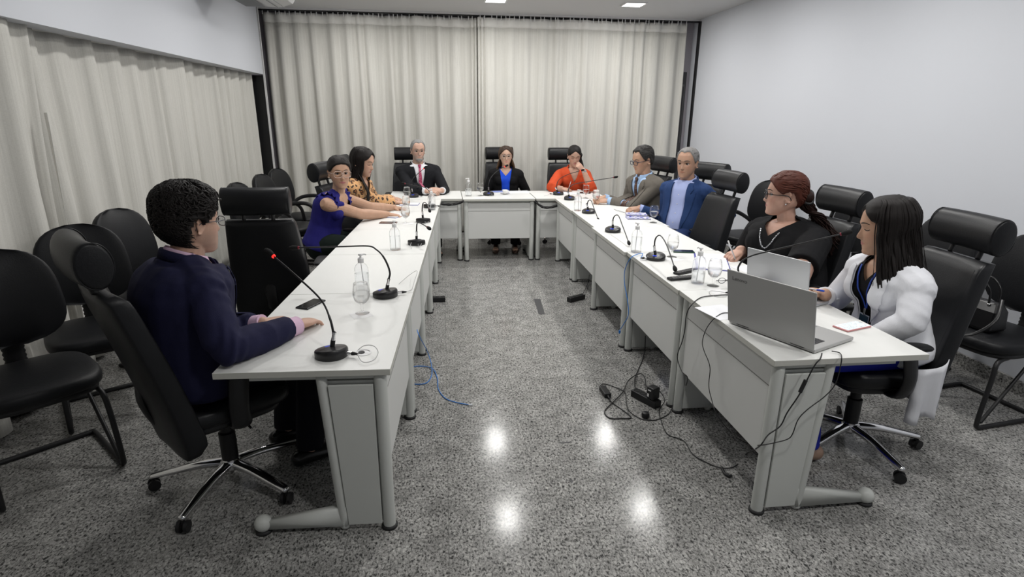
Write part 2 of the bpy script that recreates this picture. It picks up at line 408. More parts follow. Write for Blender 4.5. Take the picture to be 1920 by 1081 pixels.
# ---------------------------------------------------------------- desks
M_top = mat('desk_laminate', (0.74, 0.745, 0.725), 0.38, bump=(35, 0.03, (1, 6, 1)), var=(9, 0.02, (1, 8, 1)))
M_edge = mat('desk_edge_band', (0.50, 0.50, 0.46), 0.5)
M_leg = mat('desk_leg_metal', (0.54, 0.555, 0.53), 0.42, bump=(300, 0.05), var=(3, 0.03))
M_pan = mat('desk_modesty_panel', (0.60, 0.605, 0.59), 0.5, bump=(250, 0.04))
M_foot = mat('black_rubber', (0.015, 0.015, 0.016), 0.6)
TOP = 0.745
def desk(label, cx, cy, rz, L, W, group, legs=(1, 1)):
    """local: x along the desk, user sits at -y, modesty panel side +y"""
    t = thing('desk', label, 'desk', (cx, cy, 0), rz, group)
    h = L/2-0.0015; d = W/2
    b = MB(); b.box(-h, h, -d, d, TOP-0.026, TOP)
    o = b.build('tabletop', [M_top, M_edge], t, smooth=False, bevel=0.002)
    for p in o.data.polygons:
        if abs(p.normal.z) < 0.5: p.material_index = 1
    b = MB(); b.box(-h+0.03, h-0.03, -d+0.12, d-0.05, TOP-0.05, TOP-0.027); b.build('underframe', M_leg, t, smooth=False)
    yf = d-0.045
    b = MB(); b.box(-h+0.05, h-0.05, yf-0.01, yf+0.008, 0.27, TOP-0.052); o = b.build('modesty_panel', M_pan, t, smooth=False, bevel=0.0015)
    b = MB(); b.box(-h+0.05, h-0.05, yf+0.0075, yf+0.0092, 0.598, 0.602); b.build('groove', mat('groove_grey', (0.2, 0.2, 0.19), 0.6), o, smooth=False)
    for s, on in ((-1, legs[0]), (1, legs[1])):
        if not on: continue
        x = s*(h-0.035)
        lt = MB()
        lt.tube([(x, yf+0.0, 0.012), (x, yf+0.0, TOP-0.05)], 0.026, 14)            # front column
        lt.tube([(x, yf-0.185, 0.02), (x, yf-0.225, TOP-0.05)], 0.022, 12)         # rear slanting column
        lg = lt.build('leg', M_leg, t)
        lp = MB()
        ring = lambda y0, y1, z: [Vector((x-s*0.012-0.012, y0, z)), Vector((x-s*0.012+0.012, y0, z)), Vector((x-s*0.012+0.012, y1, z)), Vector((x-s*0.012-0.012, y1, z))]
        lp.loft([ring(yf-0.180, yf-0.018, 0.03), ring(yf-0.216, yf-0.018, TOP-0.06)])
        xo = x+s*0.014
        lp.loft([[Vector((xo-0.006, y0, z)), Vector((xo+0.006, y0, z)), Vector((xo+0.006, y1, z)), Vector((xo-0.006, y1, z))] for y0, y1, z in ((yf-0.166, yf-0.027, 0.03), (yf-0.200, yf-0.027, TOP-0.072))])
        lp.build('leg_cover', M_leg, lg, smooth=False, bevel=0.002)
        fb = MB()
        fb.loft([[Vector((x-wd, y, z0)), Vector((x+wd, y, z0)), Vector((x+wd*0.7, y, z1)), Vector((x-wd*0.7, y, z1))] for y, wd, z0, z1 in ((yf-0.17, 0.022, 0.025, 0.115), (yf-0.50, 0.018, 0.022, 0.055))])
        fb.ball((x, yf-0.52, 0.042), 0.036, 14)
        fb.build('foot_bar', M_leg, lg)
        for yy in (yf, yf-0.52):
            fp = MB(); fp.lathe([(0.033, 0.0), (0.034, 0.011), (0.026, 0.015)], 16, M=TR(x, yy, 0)); fp.build('glide', M_foot, lg)
    return t
DEPTH = 0.685
rw = 'white desks of the right row'; lw = 'white desks of the left row'; fw = 'white desks of the head row'
# right row: user on +x side -> panel faces -x : local +y -> world -x  => rz = +90deg
ys = [1.962, 2.932, 3.862, 4.812, 5.712, 6.600]
xi = [1.297, 1.292, 1.272, 1.298, 1.29, 1.285]
lab = ['white desk of the right row, nearest, with the big grey laptop on it',
       'second desk of the right row, under the open notebook and green-edged phone',
       'third desk of the right row, in front of the empty headrest chair',
       'fourth desk of the right row, before the man in the blue suit',
       'white desk of the right row, farthest, in front of the man in the grey suit']
for i in range(5):
    L = ys[i+1]-ys[i]; x0 = (xi[i]+ (0.0 if i else 0.002))
    desk(lab[i], x0+DEPTH/2, (ys[i]+ys[i+1])/2, PI/2, L, DEPTH, rw)
# left row, turned a little: inner edge runs from (-0.22,2.01) to (-0.035,6.62)
lab = ['white desk of the left row, nearest, where the man in the navy suit sits',
       'second desk of the left row, in front of the empty headrest chair',
       'third desk of the left row, holding one pump bottle and one microphone',
       'fourth desk of the left row, before the woman in royal blue',
       'white desk of the left row, farthest, in front of the woman in the leopard blouse']
LA = math.atan2(0.185, 4.61)
ld = Vector((math.sin(LA), math.cos(LA), 0)); ln_ = Vector((math.cos(LA), -math.sin(LA), 0)); l0 = Vector((-0.225, 2.035, 0))
seams = [0.0, 0.985, 1.895, 2.81, 3.735, 4.60]
for i in range(5):
    c = l0 + ld*((seams[i]+seams[i+1])/2) - ln_*(0.66/2)
    desk(lab[i], c.x, c.y, -PI/2-LA, seams[i+1]-seams[i], 0.66, lw)
# head row, panel faces the camera (-y): local +y -> -y : rz = pi
for (x0, x1, y0, lb, rz) in ((-0.655, 0.203, 6.655, 'white head-row desk in the left corner, before the man in black suit', 0.0),
                             (0.208, 1.060, 6.610, 'white desk of the head row, middle one facing down the aisle', 0.0),
                             (1.066, 1.930, 6.612, 'white head-row desk in the right corner, before the woman in orange', 0.0)):
    desk(lb, (x0+x1)/2, y0+0.72/2, PI, x1-x0, 0.72, fw)
# grommet in the nearest left desk top
# ---------------------------------------------------------------- chairs
M_lea = mat('black_leather', (0.009, 0.0095, 0.011), 0.40, bump=(160, 0.12), spec=0.33)
M_lea2 = mat('black_leather_worn', (0.009, 0.0095, 0.011), 0.46, bump=(160, 0.15), spec=0.30)
M_pl = mat('black_plastic', (0.010, 0.010, 0.011), 0.45)

def slab(mb, secs, n=36, e=0.35, M=None):
    """secs: (centre(y,z), half width x, half thickness, tilt) rounded slab running along a curve in the yz plane"""
    rings = []
    def sp(c, q): return math.copysign(abs(c)**q, c)
    for (cy, cz, hw, ht, ti, bow) in secs:
        r_ = []
        for k in range(n):
            a = 2*PI*k/n; x = hw*sp(math.cos(a), e); q = ht*sp(math.sin(a), e)
            q += bow*(x/hw)**2 if hw > 0 else 0
            r_.append(Vector((x, cy+q*math.cos(ti), cz+q*math.sin(ti))))
        rings.append(r_)
    mb.loft(rings, M=M)
def make_exec(label):
    """high back swivel chair, faces +y"""
    t = thing('office_chair', label, 'office chair', (0, 0, 0), 0, None)
    b = MB(); b.pillow(0.25, 0.245, 0.05, 0.5, 0.42, M=TR(0, 0.0, 0.475)); b.build('seat', M_lea, t)
    b = MB(); b.pillow(0.22, 0.21, 0.025, 0.4, 0.4, M=TR(0, -0.01, 0.42)); b.build('seat_shell', M_pl, t)
    # backrest: from seat rear up, leaning back
    secs = []; n = 22
    for i in range(n+1):
        f = i/n; z = 0.33+0.715*f; y = -0.215-0.02*math.sin(f*PI*0.9)-0.165*f**1.2+0.02*math.sin(f*PI)
        hw = 0.245+0.008*math.sin(f*PI*0.9)-0.045*f**1.4
        ed = min(1, math.sin(PI/2*min(1, (f if f < 0.5 else 1-f)*11+0.25)))
        secs.append((y, z, hw*(0.93+0.07*ed), 0.050*(0.45+0.55*ed)*(1-0.2*f), 0.15, 0.035*ed))
    b = MB(); slab(b, secs, 44, 0.26); bk = b.build('backrest', M_lea, t)
    # piping seams
    for off in (0.86,):
        for sx in (-1, 1):
            p = MB(); p.tube([(sx*hw_*off, cy+ht_*0.95+0.035*off*off, cz) for (cy, cz, hw_, ht_, _, _) in secs[2:-1]], 0.0025, 5); p.build('seam', M_lea2, bk)
    b = MB()
    rings = []
    for i in range(13):
        x = (-0.196, -.193, -.186, -.17, -.12, -.06, 0, .06, .12, .17, .186, .193, .196)[i]; e = (.86, .95, .99, 1, 1, 1, 1, 1, 1, 1, .99, .95, .86)[i]
        rings.append([Vector((x, -0.415+0.060*e*math.cos(2*PI*k/26)+0.02*(x/0.196)**2, 1.165+0.085*e*math.sin(2*PI*k/26)-0.008*math.cos(2*PI*k/26))) for k in range(26)])
    b.loft(rings); hr = b.build('headrest', M_lea, t, auto=0.9)
    for sx in (-1, 1):
        p = MB(); p.tube([(sx*0.190, -0.395+0.058*math.cos(2*PI*k/26), 1.165+0.083*math.sin(2*PI*k/26)) for k in range(26)], 0.0028, 5, closed=True); p.build('seam', M_lea2, hr)
    for sx in (-1, 1):
        p = MB(); p.tube([(sx*0.085, -0.395, 1.05), (sx*0.085, -0.415, 1.12)], (0.012), 8); p.build('headrest_post', M_pl, t)
    b = MB(); b.tube(spline([(0, -0.1, 0.40), (0, -0.24, 0.40), (0, -0.30, 0.52), (0, -0.30, 0.62)], 5), [(0.035, 0.014)]*16, 10); b.build('back_bracket', M_pl, t)
    for sx in (-1, 1):
        p = MB(); p.tube(spline([(sx*0.20, -0.02, 0.41), (sx*0.275, -0.02, 0.43), (sx*0.295, -0.03, 0.52), (sx*0.285, -0.01, 0.66)], 6), [(0.04, 0.016)]*19, 10, up=(1, 0, 0))
        ar = p.build('armrest', M_pl, t)
        q = MB(); q.pillow(0.042, 0.125, 0.014, 0.6, 0.55, 24, 8, M=TR(sx*0.285, 0.02, 0.678)); q.build('arm_pad', M_lea2, ar)
    b = MB(); b.box(-0.09, 0.09, -0.11, 0.10, 0.36, 0.405); b.tube([(0.1, 0.03, 0.375), (0.22, 0.03, 0.37)], 0.006, 8); b.build('tilt_mechanism', M_pl, t, smooth=False, bevel=0.008)
    b = MB(); b.lathe([(0.036, 0.10), (0.036, 0.27), (0.026, 0.275), (0.026, 0.37)], 18); b.build('gas_column', M_pl, t, auto=0.6)
    b = MB(); b.lathe([(0.03, 0.075), (0.045, 0.09), (0.045, 0.125), (0.037, 0.135)], 20); hub = b.build('base_hub', MATS['chrome'], t, auto=0.7)
    for k in range(5):
        A = rotz(2*PI*k/5+0.3)
        p = MB(); pts = spline([(0.03, 0, 0.112), (0.14, 0, 0.108), (0.26, 0, 0.088), (0.345, 0, 0.072)], 5)
        p.tube(pts, [(0.028-0.009*i/15, 0.021-0.007*i/15) for i in range(16)], 10, M=A)
        lg = p.build('base_leg', MATS['chrome'], t)
        q = MB(); sw = rotz(random.uniform(0, 6.28))
        for s in (-1, 1): q.tube([(0, s*0.008, 0), (0, s*0.022, 0)], 0.026, 14, M=A @ TR(0.345, 0, 0.028) @ sw, caps='flat')
        q.tube([(0, 0, 0.02), (0, 0, 0.045)], 0.009, 8, M=A @ TR(0.345, 0, 0.025)); q.build('caster', M_pl, lg, auto=0.6)
    return t
def make_visitor(label, arms):
    """visitor chair with sled frame, faces +y"""
    t = thing('visitor_chair', label, 'visitor chair', (0, 0, 0), 0, None)
    b = MB(); b.pillow(0.255, 0.25, 0.048, 0.55, 0.55, 40, 14, M=TR(0, 0, 0.475)); b.build('seat', M_lea2, t)
    b = MB(); b.pillow(0.235, 0.225, 0.022, 0.4, 0.5, M=TR(0, 0, 0.432)); b.build('seat_shell', M_pl, t)
    secs = []; n = 18
    for i in range(n+1):
        f = 0.5-0.5*math.cos(PI*i/n); z = 0.585+0.465*f; y = -0.245-0.07*f+0.022*math.sin(f*PI)
        # rounded trapezoid: widest a third up, narrower at the top
        q = 2*f-1; hw = max(0.05, 0.236*(1-abs(q)**3.2)**0.42 if abs(q) < 0.9999 else 0.0)*(1.05-0.17*f)
        th = 0.038*(max(0.12, 1-abs(q)**5))**0.5
        secs.append((y, z, hw, th, 0.12, 0.03))
    b = MB(); slab(b, secs, 36, 0.5); b.build('backrest', M_lea2, t)
    # ribbed bellows strap joining seat and back
    b = MB(); pts = spline([(0, -0.16, 0.425), (0, -0.27, 0.43), (0, -0.30, 0.52), (0, -0.295, 0.62)], 9)
    b.tube(pts, [(0.042+0.005*(i % 2), 0.012+0.005*(i % 2)) for i in range(len(pts))], 12, up=(0, -1, 0), caps='flat'); b.build('ribbed_strap', M_pl, t)
    fr = MB(); r_ = 0.013
    for sx in (-1, 1):
        p = [(sx*0.20, 0.10, 0.415), (sx*0.215, 0.19, 0.40), (sx*0.225, 0.215, 0.30), (sx*0.23, 0.245, 0.06), (sx*0.23, 0.225, 0.016), (sx*0.23, 0.15, 0.013), (sx*0.23, -0.20, 0.013), (sx*0.22, -0.235, 0.013)]
        fr.tube(spline(p, 5), r_, 10)
        fr.tube([(sx*0.225, 0.21, 0.045), (sx*0.20, -0.12, 0.415)], 0.010, 8)
    fr.tube([(-0.225, -0.235, 0.013), (0.225, -0.235, 0.013)], r_, 10)
    fr.build('sled_frame', M_pl, t)
    if arms:
        for sx in (-1, 1):
            p = spline([(sx*0.23, 0.16, 0.44), (sx*0.285, 0.17, 0.50), (sx*0.30, 0.15, 0.64), (sx*0.30, 0.06, 0.70), (sx*0.295, -0.12, 0.69), (sx*0.26, -0.22, 0.64), (sx*0.22, -0.26, 0.60)], 6)
            a = MB(); a.tube(p, [(0.022, 0.014)]*len(p), 10, up=(sx, 0, 0)); a.build('armrest', M_pl, t)
    return t
def az(a): return -math.radians(a)
E_G = 'black high-back office chairs round the desks'
ex = make_exec('x')
# (seat centre x, y, facing azimuth, label)
EX = [(-1.03, 2.46, 50, 'black leather office chair with headrest under the man in the navy suit, nearest left'),
      (-1.17, 4.03, -4, 'empty black leather office chair with headrest at the second left desk'),
      (-0.74, 5.45, 106, 'black leather office chair with headrest behind the woman in royal blue'),
      (-0.72, 6.38, 100, 'black leather office chair mostly hidden behind the woman in the leopard blouse'),
      (-0.45, 7.66, 177, 'black leather office chair with headrest behind the man in the black suit'),
      (0.83, 7.78, 172, 'black leather office chair with headrest behind the woman in the black cardigan'),
      (1.67, 7.66, 177, 'black leather office chair with headrest behind the woman in orange'),
      (2.07, 6.20, 256, 'black leather office chair with headrest behind the man in the grey suit'),
      (2.25, 5.26, 245, 'black leather office chair behind the man in the blue suit, only headrest visible'),
      (2.0, 4.58, 265, 'empty black leather office chair with headrest tucked at the third right desk'),
      (2.18, 3.42, 268, 'black leather office chair with headrest behind the woman in the black top'),
      (2.12, 2.47, 275, 'black leather office chair with headrest under the woman in the white blazer')]
for i, (x, y, a, lb) in enumerate(EX):
    if i == 0: ex.location = (x, y, 0); ex.rotation_euler = (0, 0, az(a)); ex['label'] = lb; ex['group'] = E_G
    else:
        cc = copy_tree(ex, None, (x, y, 0), az(a), lb, E_G)
        tw = math.radians({11: 28, 5: 20, 2: 40, 10: 15}.get(i, 0))
        for ch in kids(cc):
            if ch.name.startswith('base_leg'): ch.rotation_euler = (0, 0, tw)
V_G = 'black armless visitor chairs'; VA_G = 'black visitor chairs with loop arms'
vs = make_visitor('v', False); va = make_visitor('v', True)
VS = [(-1.94, 2.66, 137, 'armless black visitor chair by the left curtain, nearest the camera'),
      (-1.98, 3.30, 146, 'armless black visitor chair by the left curtain, second from the camera'),
      (-1.95, 4.02, 108, 'armless black visitor chair by the left curtain, with a white tag on its back'),
      (-1.67, 5.60, 100, 'armless black visitor chair by the left curtain, behind the empty office chair'),
      (3.15, 2.78, 262, 'armless black visitor chair by the right wall with the handbag on it'),
      (3.20, 4.35, 262, 'armless black visitor chair by the right wall, behind the woman in the black top'),
      (3.20, 3.45, 262, 'armless black visitor chair by the right wall, behind the woman in the white blazer')]
VA = [(-1.68, 6.40, 100, 'black visitor chair with loop arms by the left curtain, nearer of the two'),
      (-1.70, 7.05, 105, 'black visitor chair with loop arms by the left curtain, farthest one'),
      (3.12, 5.55, 255, 'black visitor chair with loop arms by the right wall, behind the empty office chair')]
for src, lst, g in ((vs, VS, V_G), (va, VA, VA_G)):
    for i, (x, y, a, lb) in enumerate(lst):
        if i == 0: src.location = (x, y, 0); src.rotation_euler = (0, 0, az(a)); src['label'] = lb; src['group'] = g
        else: copy_tree(src, None, (x, y, 0), az(a), lb, g)
# ---------------------------------------------------------------- things on the desks
M_mic = mat('mic_black', (0.012, 0.012, 0.013), 0.35); M_foam = mat('mic_foam', (0.006, 0.006, 0.006), 0.95, bump=(400, .4))
M_red = mat('mic_ring_lit', (0.8, 0.01, 0.01), 0.4, emit=((1, 0.02, 0.015), 2.2)); M_redoff = mat('mic_ring_unlit', (0.22, 0.012, 0.03), 0.4)
M_blue = mat('mic_blue_mark', (0.02, 0.06, 0.65), 0.4); M_whiteink = mat('white_ink', (0.75, 0.75, 0.75), 0.5)
M_wire = mat('grey_wire', (0.42, 0.42, 0.42), 0.5); M_steel = MATS['chrome']
M_bcab = mat('blue_cable', (0.03, 0.20, 0.62), 0.45); M_kcab = mat('black_cable', (0.012, 0.012, 0.013), 0.5)
def mic(label, bx, by, low, neck, ring=None, plug=None, cable=None, cablem=None, r=.066):
    """bx,by centre of the round base; low = azimuth of the low side; neck = [(px,py,y)...] photo-measured bends as distances y"""
    t = thing('conference_microphone', label, 'microphone', (bx, by, TOP), 0, 'gooseneck microphones on the desks')
    O = V(bx, by, TOP); d = V(math.sin(math.radians(low)), math.cos(math.radians(low)), 0); n = 36; b = MB()
    def rg(rad, z, sl): return [V(rad*math.cos(2*PI*k/n), rad*math.sin(2*PI*k/n), z-sl*(V(math.cos(2*PI*k/n), math.sin(2*PI*k/n), 0).dot(d))) for k in range(n)]
    b.loft([rg(r*.97, 0, 0), rg(r, .004, 0), rg(r, .024, .004), rg(r*.97, .029, .008), rg(r*.90, .033, .010), rg(r*.2, .038, .003)])
    b.build('base', M_mic, t, auto=.7)
    top = lambda u, v: V(d.x*u-d.y*v, d.y*u+d.x*v, .0345-.011*u/r*.9)
    q = MB(); A = [top(.028+.012*math.cos(a), .016*math.sin(a)) for a in np.linspace(0, 2*PI, 17)[:-1]]
    q.loft([A, [p+V(0, 0, .0016) for p in A]]); q.build('talk_button', M_blue, t, smooth=False)
    q = MB()
    for i in range(3): c = top(.010, -.012+.011*i); q.box(c.x-.0035, c.x+.0035, c.y-.003, c.y+.003, c.z, c.z+.0013)
    q.build('printed_mark', M_whiteink, t, smooth=False)
    P = [aty(*p)-O for p in neck]; s0 = V(P[0].x*.3, P[0].y*.3, .036)
    c = MB(); dd = (P[0]-s0).normalized(); c.tube([s0, s0+dd*.028], .0095, 14, caps='flat'); c.build('neck_socket', M_mic, t, auto=.7)
    c = MB(); e = s0+dd*.028; c.tube([e, e+dd*.010, e+dd*.0101, e+dd*.026, e+dd*.0261, e+dd*.034], [.0085, .0085, .0075, .0075, .0088, .0088], 14, caps='flat'); c.build('connector', M_steel, t, auto=.7)
    pts = spline([e+dd*.034]+P, 8); L = len(pts); k = int(L*.45); c = MB()
    c.tube(pts, [.0052 if i < k else (.0040 if i < L-3 else .0036) for i in range(L)], 8); c.build('gooseneck', M_mic, t)
    T = (pts[-1]-pts[-4]).normalized(); e = pts[-1]
    c = MB(); c.tube([e, e+T*.011], .0082, 14, caps='flat'); c.build('light_ring', ring or M_redoff, t, auto=.7)
    c = MB(); c.tube([e+T*.011, e+T*.020, e+T*.038, e+T*.046], [.0100, .0125, .0130, .0100], 14); c.build('foam_windscreen', M_foam, t)
    if plug is not None:
        a = math.radians(plug); pd = V(math.sin(a), math.cos(a), 0); p0 = pd*r+V(0, 0, .015)
        c = MB(); c.tube([p0-pd*.004, p0+pd*.022], .0075, 12, caps='flat'); o = c.build('plug', M_steel, t, auto=.7)
        c = MB(); c.tube([p0+pd*.022, p0+pd*.030, p0+pd*.045], [.0078, .0072, .0035], 12); c.build('plug_boot', M_mic, o)
        if cable:
            W = [V(*q)-O if not isinstance(q, Vector) else q-O for q in cable]
            c = MB(); c.tube(spline([p0+pd*.043]+W, 8), .0016 if cablem is None else .0028, 6); c.build('cable', cablem or M_wire, t)
    return t
def on(px, py, dz=.002): return atz(px, py, TOP+dz)
mic('lit red gooseneck microphone nearest the camera, on the nearest left desk', -.47, 2.19, 330, [(626, 628, 2.20), (619, 598, 2.22), (602, 562, 2.26), (560, 521, 2.33), (514, 481, 2.40)], M_red, 105,
    [on(680, 678, .01), on(700, 675, .008), on(709, 660, .02), on(700, 648, .03), on(682, 648, .015), on(668, 659, -.004)])
mic('gooseneck microphone bent flat over the second left desk, beside the nearest goblet', -.33, 2.97, 300, [(731, 512, 2.97), (727, 497, 2.97), (718, 480, 2.98), (706, 468, 2.99), (690, 461, 3.0), (640, 462, 3.02), (561, 464, 3.06)], M_redoff, 80,
    [on(772, 542, .004), on(776, 530, .02), on(782, 508, .035), on(768, 515, .03), on(748, 532, .004)])
mic('gooseneck microphone with a wire loop in front of its base, third left desk', -.22, 4.25, 0, [(781, 431, 4.25), (781.5, 421, 4.25), (784, 417, 4.22), (792, 420, 4.15), (801, 425.5, 4.08)], M_redoff, 170,
    [on(787, 462, .01), on(792, 452, .02), on(788, 448, .03), on(776, 449, .03), on(770, 458, .02), on(772, 466, .002)])
mic('gooseneck microphone with a curled white wire, beside the goblets of the fourth left desk', -.20, 5.18, 0, [(791.5, 394, 5.18), (792, 385, 5.18), (794, 380, 5.17), (798, 380, 5.14), (802, 386, 5.08), (804.5, 392, 5.02)], M_redoff, 170,
    [on(797, 417, .01), on(803, 417, .01), on(801, 414, .015), on(794, 419, .004), on(788, 422, .002)])
mic('gooseneck microphone bent back over the farthest left desk, behind a pump bottle', -.16, 6.02, 20, [(806, 372, 6.04), (806.5, 363, 6.1), (803, 356, 6.15), (795, 351, 6.2), (780, 348, 6.3), (760, 344, 6.4)], M_redoff, 90)
mic('lit red gooseneck microphone in front of the man in the black suit', -.37, 6.82, 180, [(771.5, 350, 6.84), (771.5, 341, 6.85), (775, 334, 6.86), (784, 325, 6.88), (794, 316.5, 6.9)], M_red, 90)
mic('lit red gooseneck microphone in front of the woman in the black cardigan', .53, 6.93, 180, [(916, 351, 6.94), (916.5, 343, 6.95), (920, 334, 6.97), (927, 325, 6.99), (936, 318, 7.0), (946, 312.5, 7.02)], M_red, 150, [on(916, 366.5, .004), on(908, 362, .01), on(903, 361, .002)])
mic('lit red gooseneck microphone in front of the woman in orange', 1.39, 6.93, 180, [(1043.5, 355, 6.94), (1044, 346, 6.95), (1048, 337, 6.97), (1056, 331, 6.99), (1070, 325, 7.0), (1088, 320, 7.01)], M_red, 265, [on(1026, 366, .005), on(1020, 367, .002)])
mic('long gooseneck microphone reaching right toward the man in the grey suit', 1.44, 6.50, 180, [(1065.5, 363, 6.50), (1066, 355, 6.50), (1070, 349, 6.50), (1080, 344, 6.50), (1110, 339, 6.48), (1150, 332.5, 6.45)], M_redoff, None)
mic('gooseneck microphone drooping toward the desk top, farthest right desk', 1.43, 5.56, 215, [(1101, 386, 5.56), (1102, 379, 5.56), (1105, 375, 5.54), (1109, 377, 5.50), (1114, 391, 5.38), (1121, 409, 5.24)], M_mic, None)
mic('gooseneck microphone drooping beside a pump bottle, fourth right desk', 1.40, 4.60, 215, [(1149, 417, 4.60), (1150, 409, 4.60), (1154, 403.5, 4.58), (1160, 405, 4.52), (1168, 425, 4.32), (1178, 452, 4.08)], M_mic, None)
mic('gooseneck microphone with a blue network cable, drooping over the second right desk', 1.42, 3.64, 215, [(1227, 463, 3.64), (1228, 451, 3.64), (1232, 443, 3.62), (1239, 442, 3.58), (1250, 459, 3.42), (1264, 499, 3.16)], M_mic, 262,
    [on(1205, 475, .012), on(1196, 476, .012), atx(1182, 484, 1.25), atx(1172, 505, 1.245), atx(1171, 530, 1.245), atx(1177, 565, 1.245), atx(1178, 590, 1.245), atx(1170, 606, 1.245), atx(1163, 617, 1.24)], M_bcab)
mic('long gooseneck microphone behind the laptops, reaching toward the woman in the white blazer', 1.625, 2.80, 200, [(1384, 506, 2.80), (1386, 497, 2.80), (1394, 487, 2.79), (1410, 479, 2.76), (1440, 471, 2.72), (1500, 457, 2.64), (1575, 439, 2.55)], M_redoff, 280,
    [on(1333, 545, .006), on(1332, 552, .004), on(1345, 556, .002), on(1362, 556, .002)])
# glassware
M_glass = mat('clear_glass', (1, 1, 1), 0.0, trans=1.0, ior=1.12, coat=.6); M_water = mat('water', (0.97, 0.99, 1), 0.0, trans=1.0, ior=1.22)
M_pet = mat('clear_bottle_plastic', (0.97, 0.98, 1.0), 0.03, trans=1.0, ior=1.07, coat=.5)
for q_, al in ((M_glass, .5), (M_water, .6), (M_pet, .42)): q_.node_tree.nodes['Principled BSDF'].inputs['Alpha'].default_value = al
M_pump = mat('white_pump_plastic', (0.78, 0.78, 0.78), 0.35)
def goblet0():
    t = thing('goblet', 'g', 'goblet'); b = MB()
    out = [(.0335, 0), (.034, .002), (.018, .006), (.006, .011), (.0055, .020), (.0085, .026), (.0055, .032), (.006, .045), (.020, .053), (.034, .068), (.0405, .090), (.0400, .112), (.0355, .140), (.0335, .155)]
    inn = [(.0322, .155), (.0342, .140), (.0388, .112), (.0392, .090), (.0325, .069), (.018, .056), (.004, .052), (.0005, .0515)]
    b.lathe([(.0005, 0)]+out+inn, 32); b.build('bowl_and_stem', M_glass, t)
    w_ = MB(); w_.lathe([(.0005, .0520), (.004, .0523), (.0178, .0565), (.0322, .0695), (.0388, .090), (.0387, .103), (.0005, .103)], 32); w_.build('water', M_water, t, auto=.9)
    return t
gb = goblet0()
GG = 'stemmed water goblets'
GP = [(-.415, 2.70, 'stemmed water goblet on a napkin, nearest left desk, in front of a bottle'),
      (-.352, 5.13, 'stemmed water goblet in front of the woman in royal blue, beside the brown phone'),
      (-.385, 5.78, 'stemmed water goblet in front of the woman in the leopard blouse'),
      (-.42, 6.52, 'stemmed water goblet in front of the man in the black suit'),
      (.43, 6.90, 'stemmed water goblet beside the pump bottle on the middle head desk'),
      (1.66, 6.62, 'stemmed water goblet in front of the woman in orange'),
      (1.66, 6.15, 'stemmed water goblet by the hands of the man in the grey suit'),
      (1.90, 5.00, 'stemmed water goblet beside the spiral notebooks, fourth right desk'),
      (1.56, 3.70, 'stemmed water goblet beside the phone on the second right desk'),
      (1.53, 3.00, 'stemmed water goblet between the pump bottle and the grey laptop')]
for i, (x, y, lb) in enumerate(GP):
    if i == 0: gb.location = (x, y, TOP+.001); gb['label'] = lb; gb['group'] = GG
    else: copy_tree(gb, None, (x, y, TOP), 0, lb, GG)
def bottle0():
    t = thing('pump_bottle', 'b', 'pump bottle'); b = MB()
    out = [(.036, 0), (.0385, .004), (.0385, .118), (.0365, .135), (.029, .152), (.017, .163), (.0135, .167), (.0135, .178)]
    inn = [(.0125, .178), (.0125, .167), (.016, .1615), (.028, .1505), (.0355, .134), (.0375, .117), (.0375, .006), (.0005, .004)]
    b.lathe([(.0005, 0)]+out+inn, 32); b.build('bottle_shell', M_pet, t)
    q = MB(); q.lathe([(.0155, .165), (.0160, .168), (.0160, .188), (.0120, .192), (.005, .193), (.005, .203), (.011, .204), (.0125, .210), (.010, .214)], 20)
    q.tube([(0, 0, .209), (.026, 0, .208), (.033, 0, .203)], [.0055, .0045, .0035], 8); q.build('pump_head', M_pump, t, auto=.7)
    s = MB(); s.tube([(0, 0, .165), (.004, 0, .10), (.010, 0, .012)], .0022, 8); s.build('dip_tube', M_pump, t)
    return t
bt = bottle0(); BG = 'clear pump bottles of hand gel'
BP = [(-.460, 3.06, 40, .105, 'tall clear pump bottle behind the nearest goblet, second left desk'),
      (-.362, 4.07, 80, .100, 'clear pump bottle on the third left desk, beside a microphone'),
      (-.135, 5.86, 170, .060, 'clear pump bottle on the farthest left desk, in front of the clasped hands'),
      (.285, 6.88, 190, .085, 'clear pump bottle on the middle head desk, left of its goblet'),
      (1.355, 5.72, 20, .090, 'clear pump bottle on the farthest right desk'),
      (1.355, 3.86, 100, .110, 'clear pump bottle on the third right desk, at its near end'),
      (1.462, 3.06, 100, .070, 'half-empty clear pump bottle beside the black remotes, second right desk')]
for i, (x, y, r_, lvl, lb) in enumerate(BP):
    if i == 0: o = bt; o.location = (x, y, TOP+.0005); o.rotation_euler = (0, 0, math.radians(r_)); o['label'] = lb; o['group'] = BG
    else: o = copy_tree(bt, None, (x, y, TOP+.0005), math.radians(r_), lb, BG)
for o, (x, y, r_, lvl, lb) in zip([q for q in bpy.data.objects if q.name.startswith('pump_bottle')], BP):
    g_ = MB(); g_.lathe([(.0005, .0052), (.0371, .0065), (.0371, lvl), (.0005, lvl)], 28); g_.build('gel', M_water, o, auto=.9)
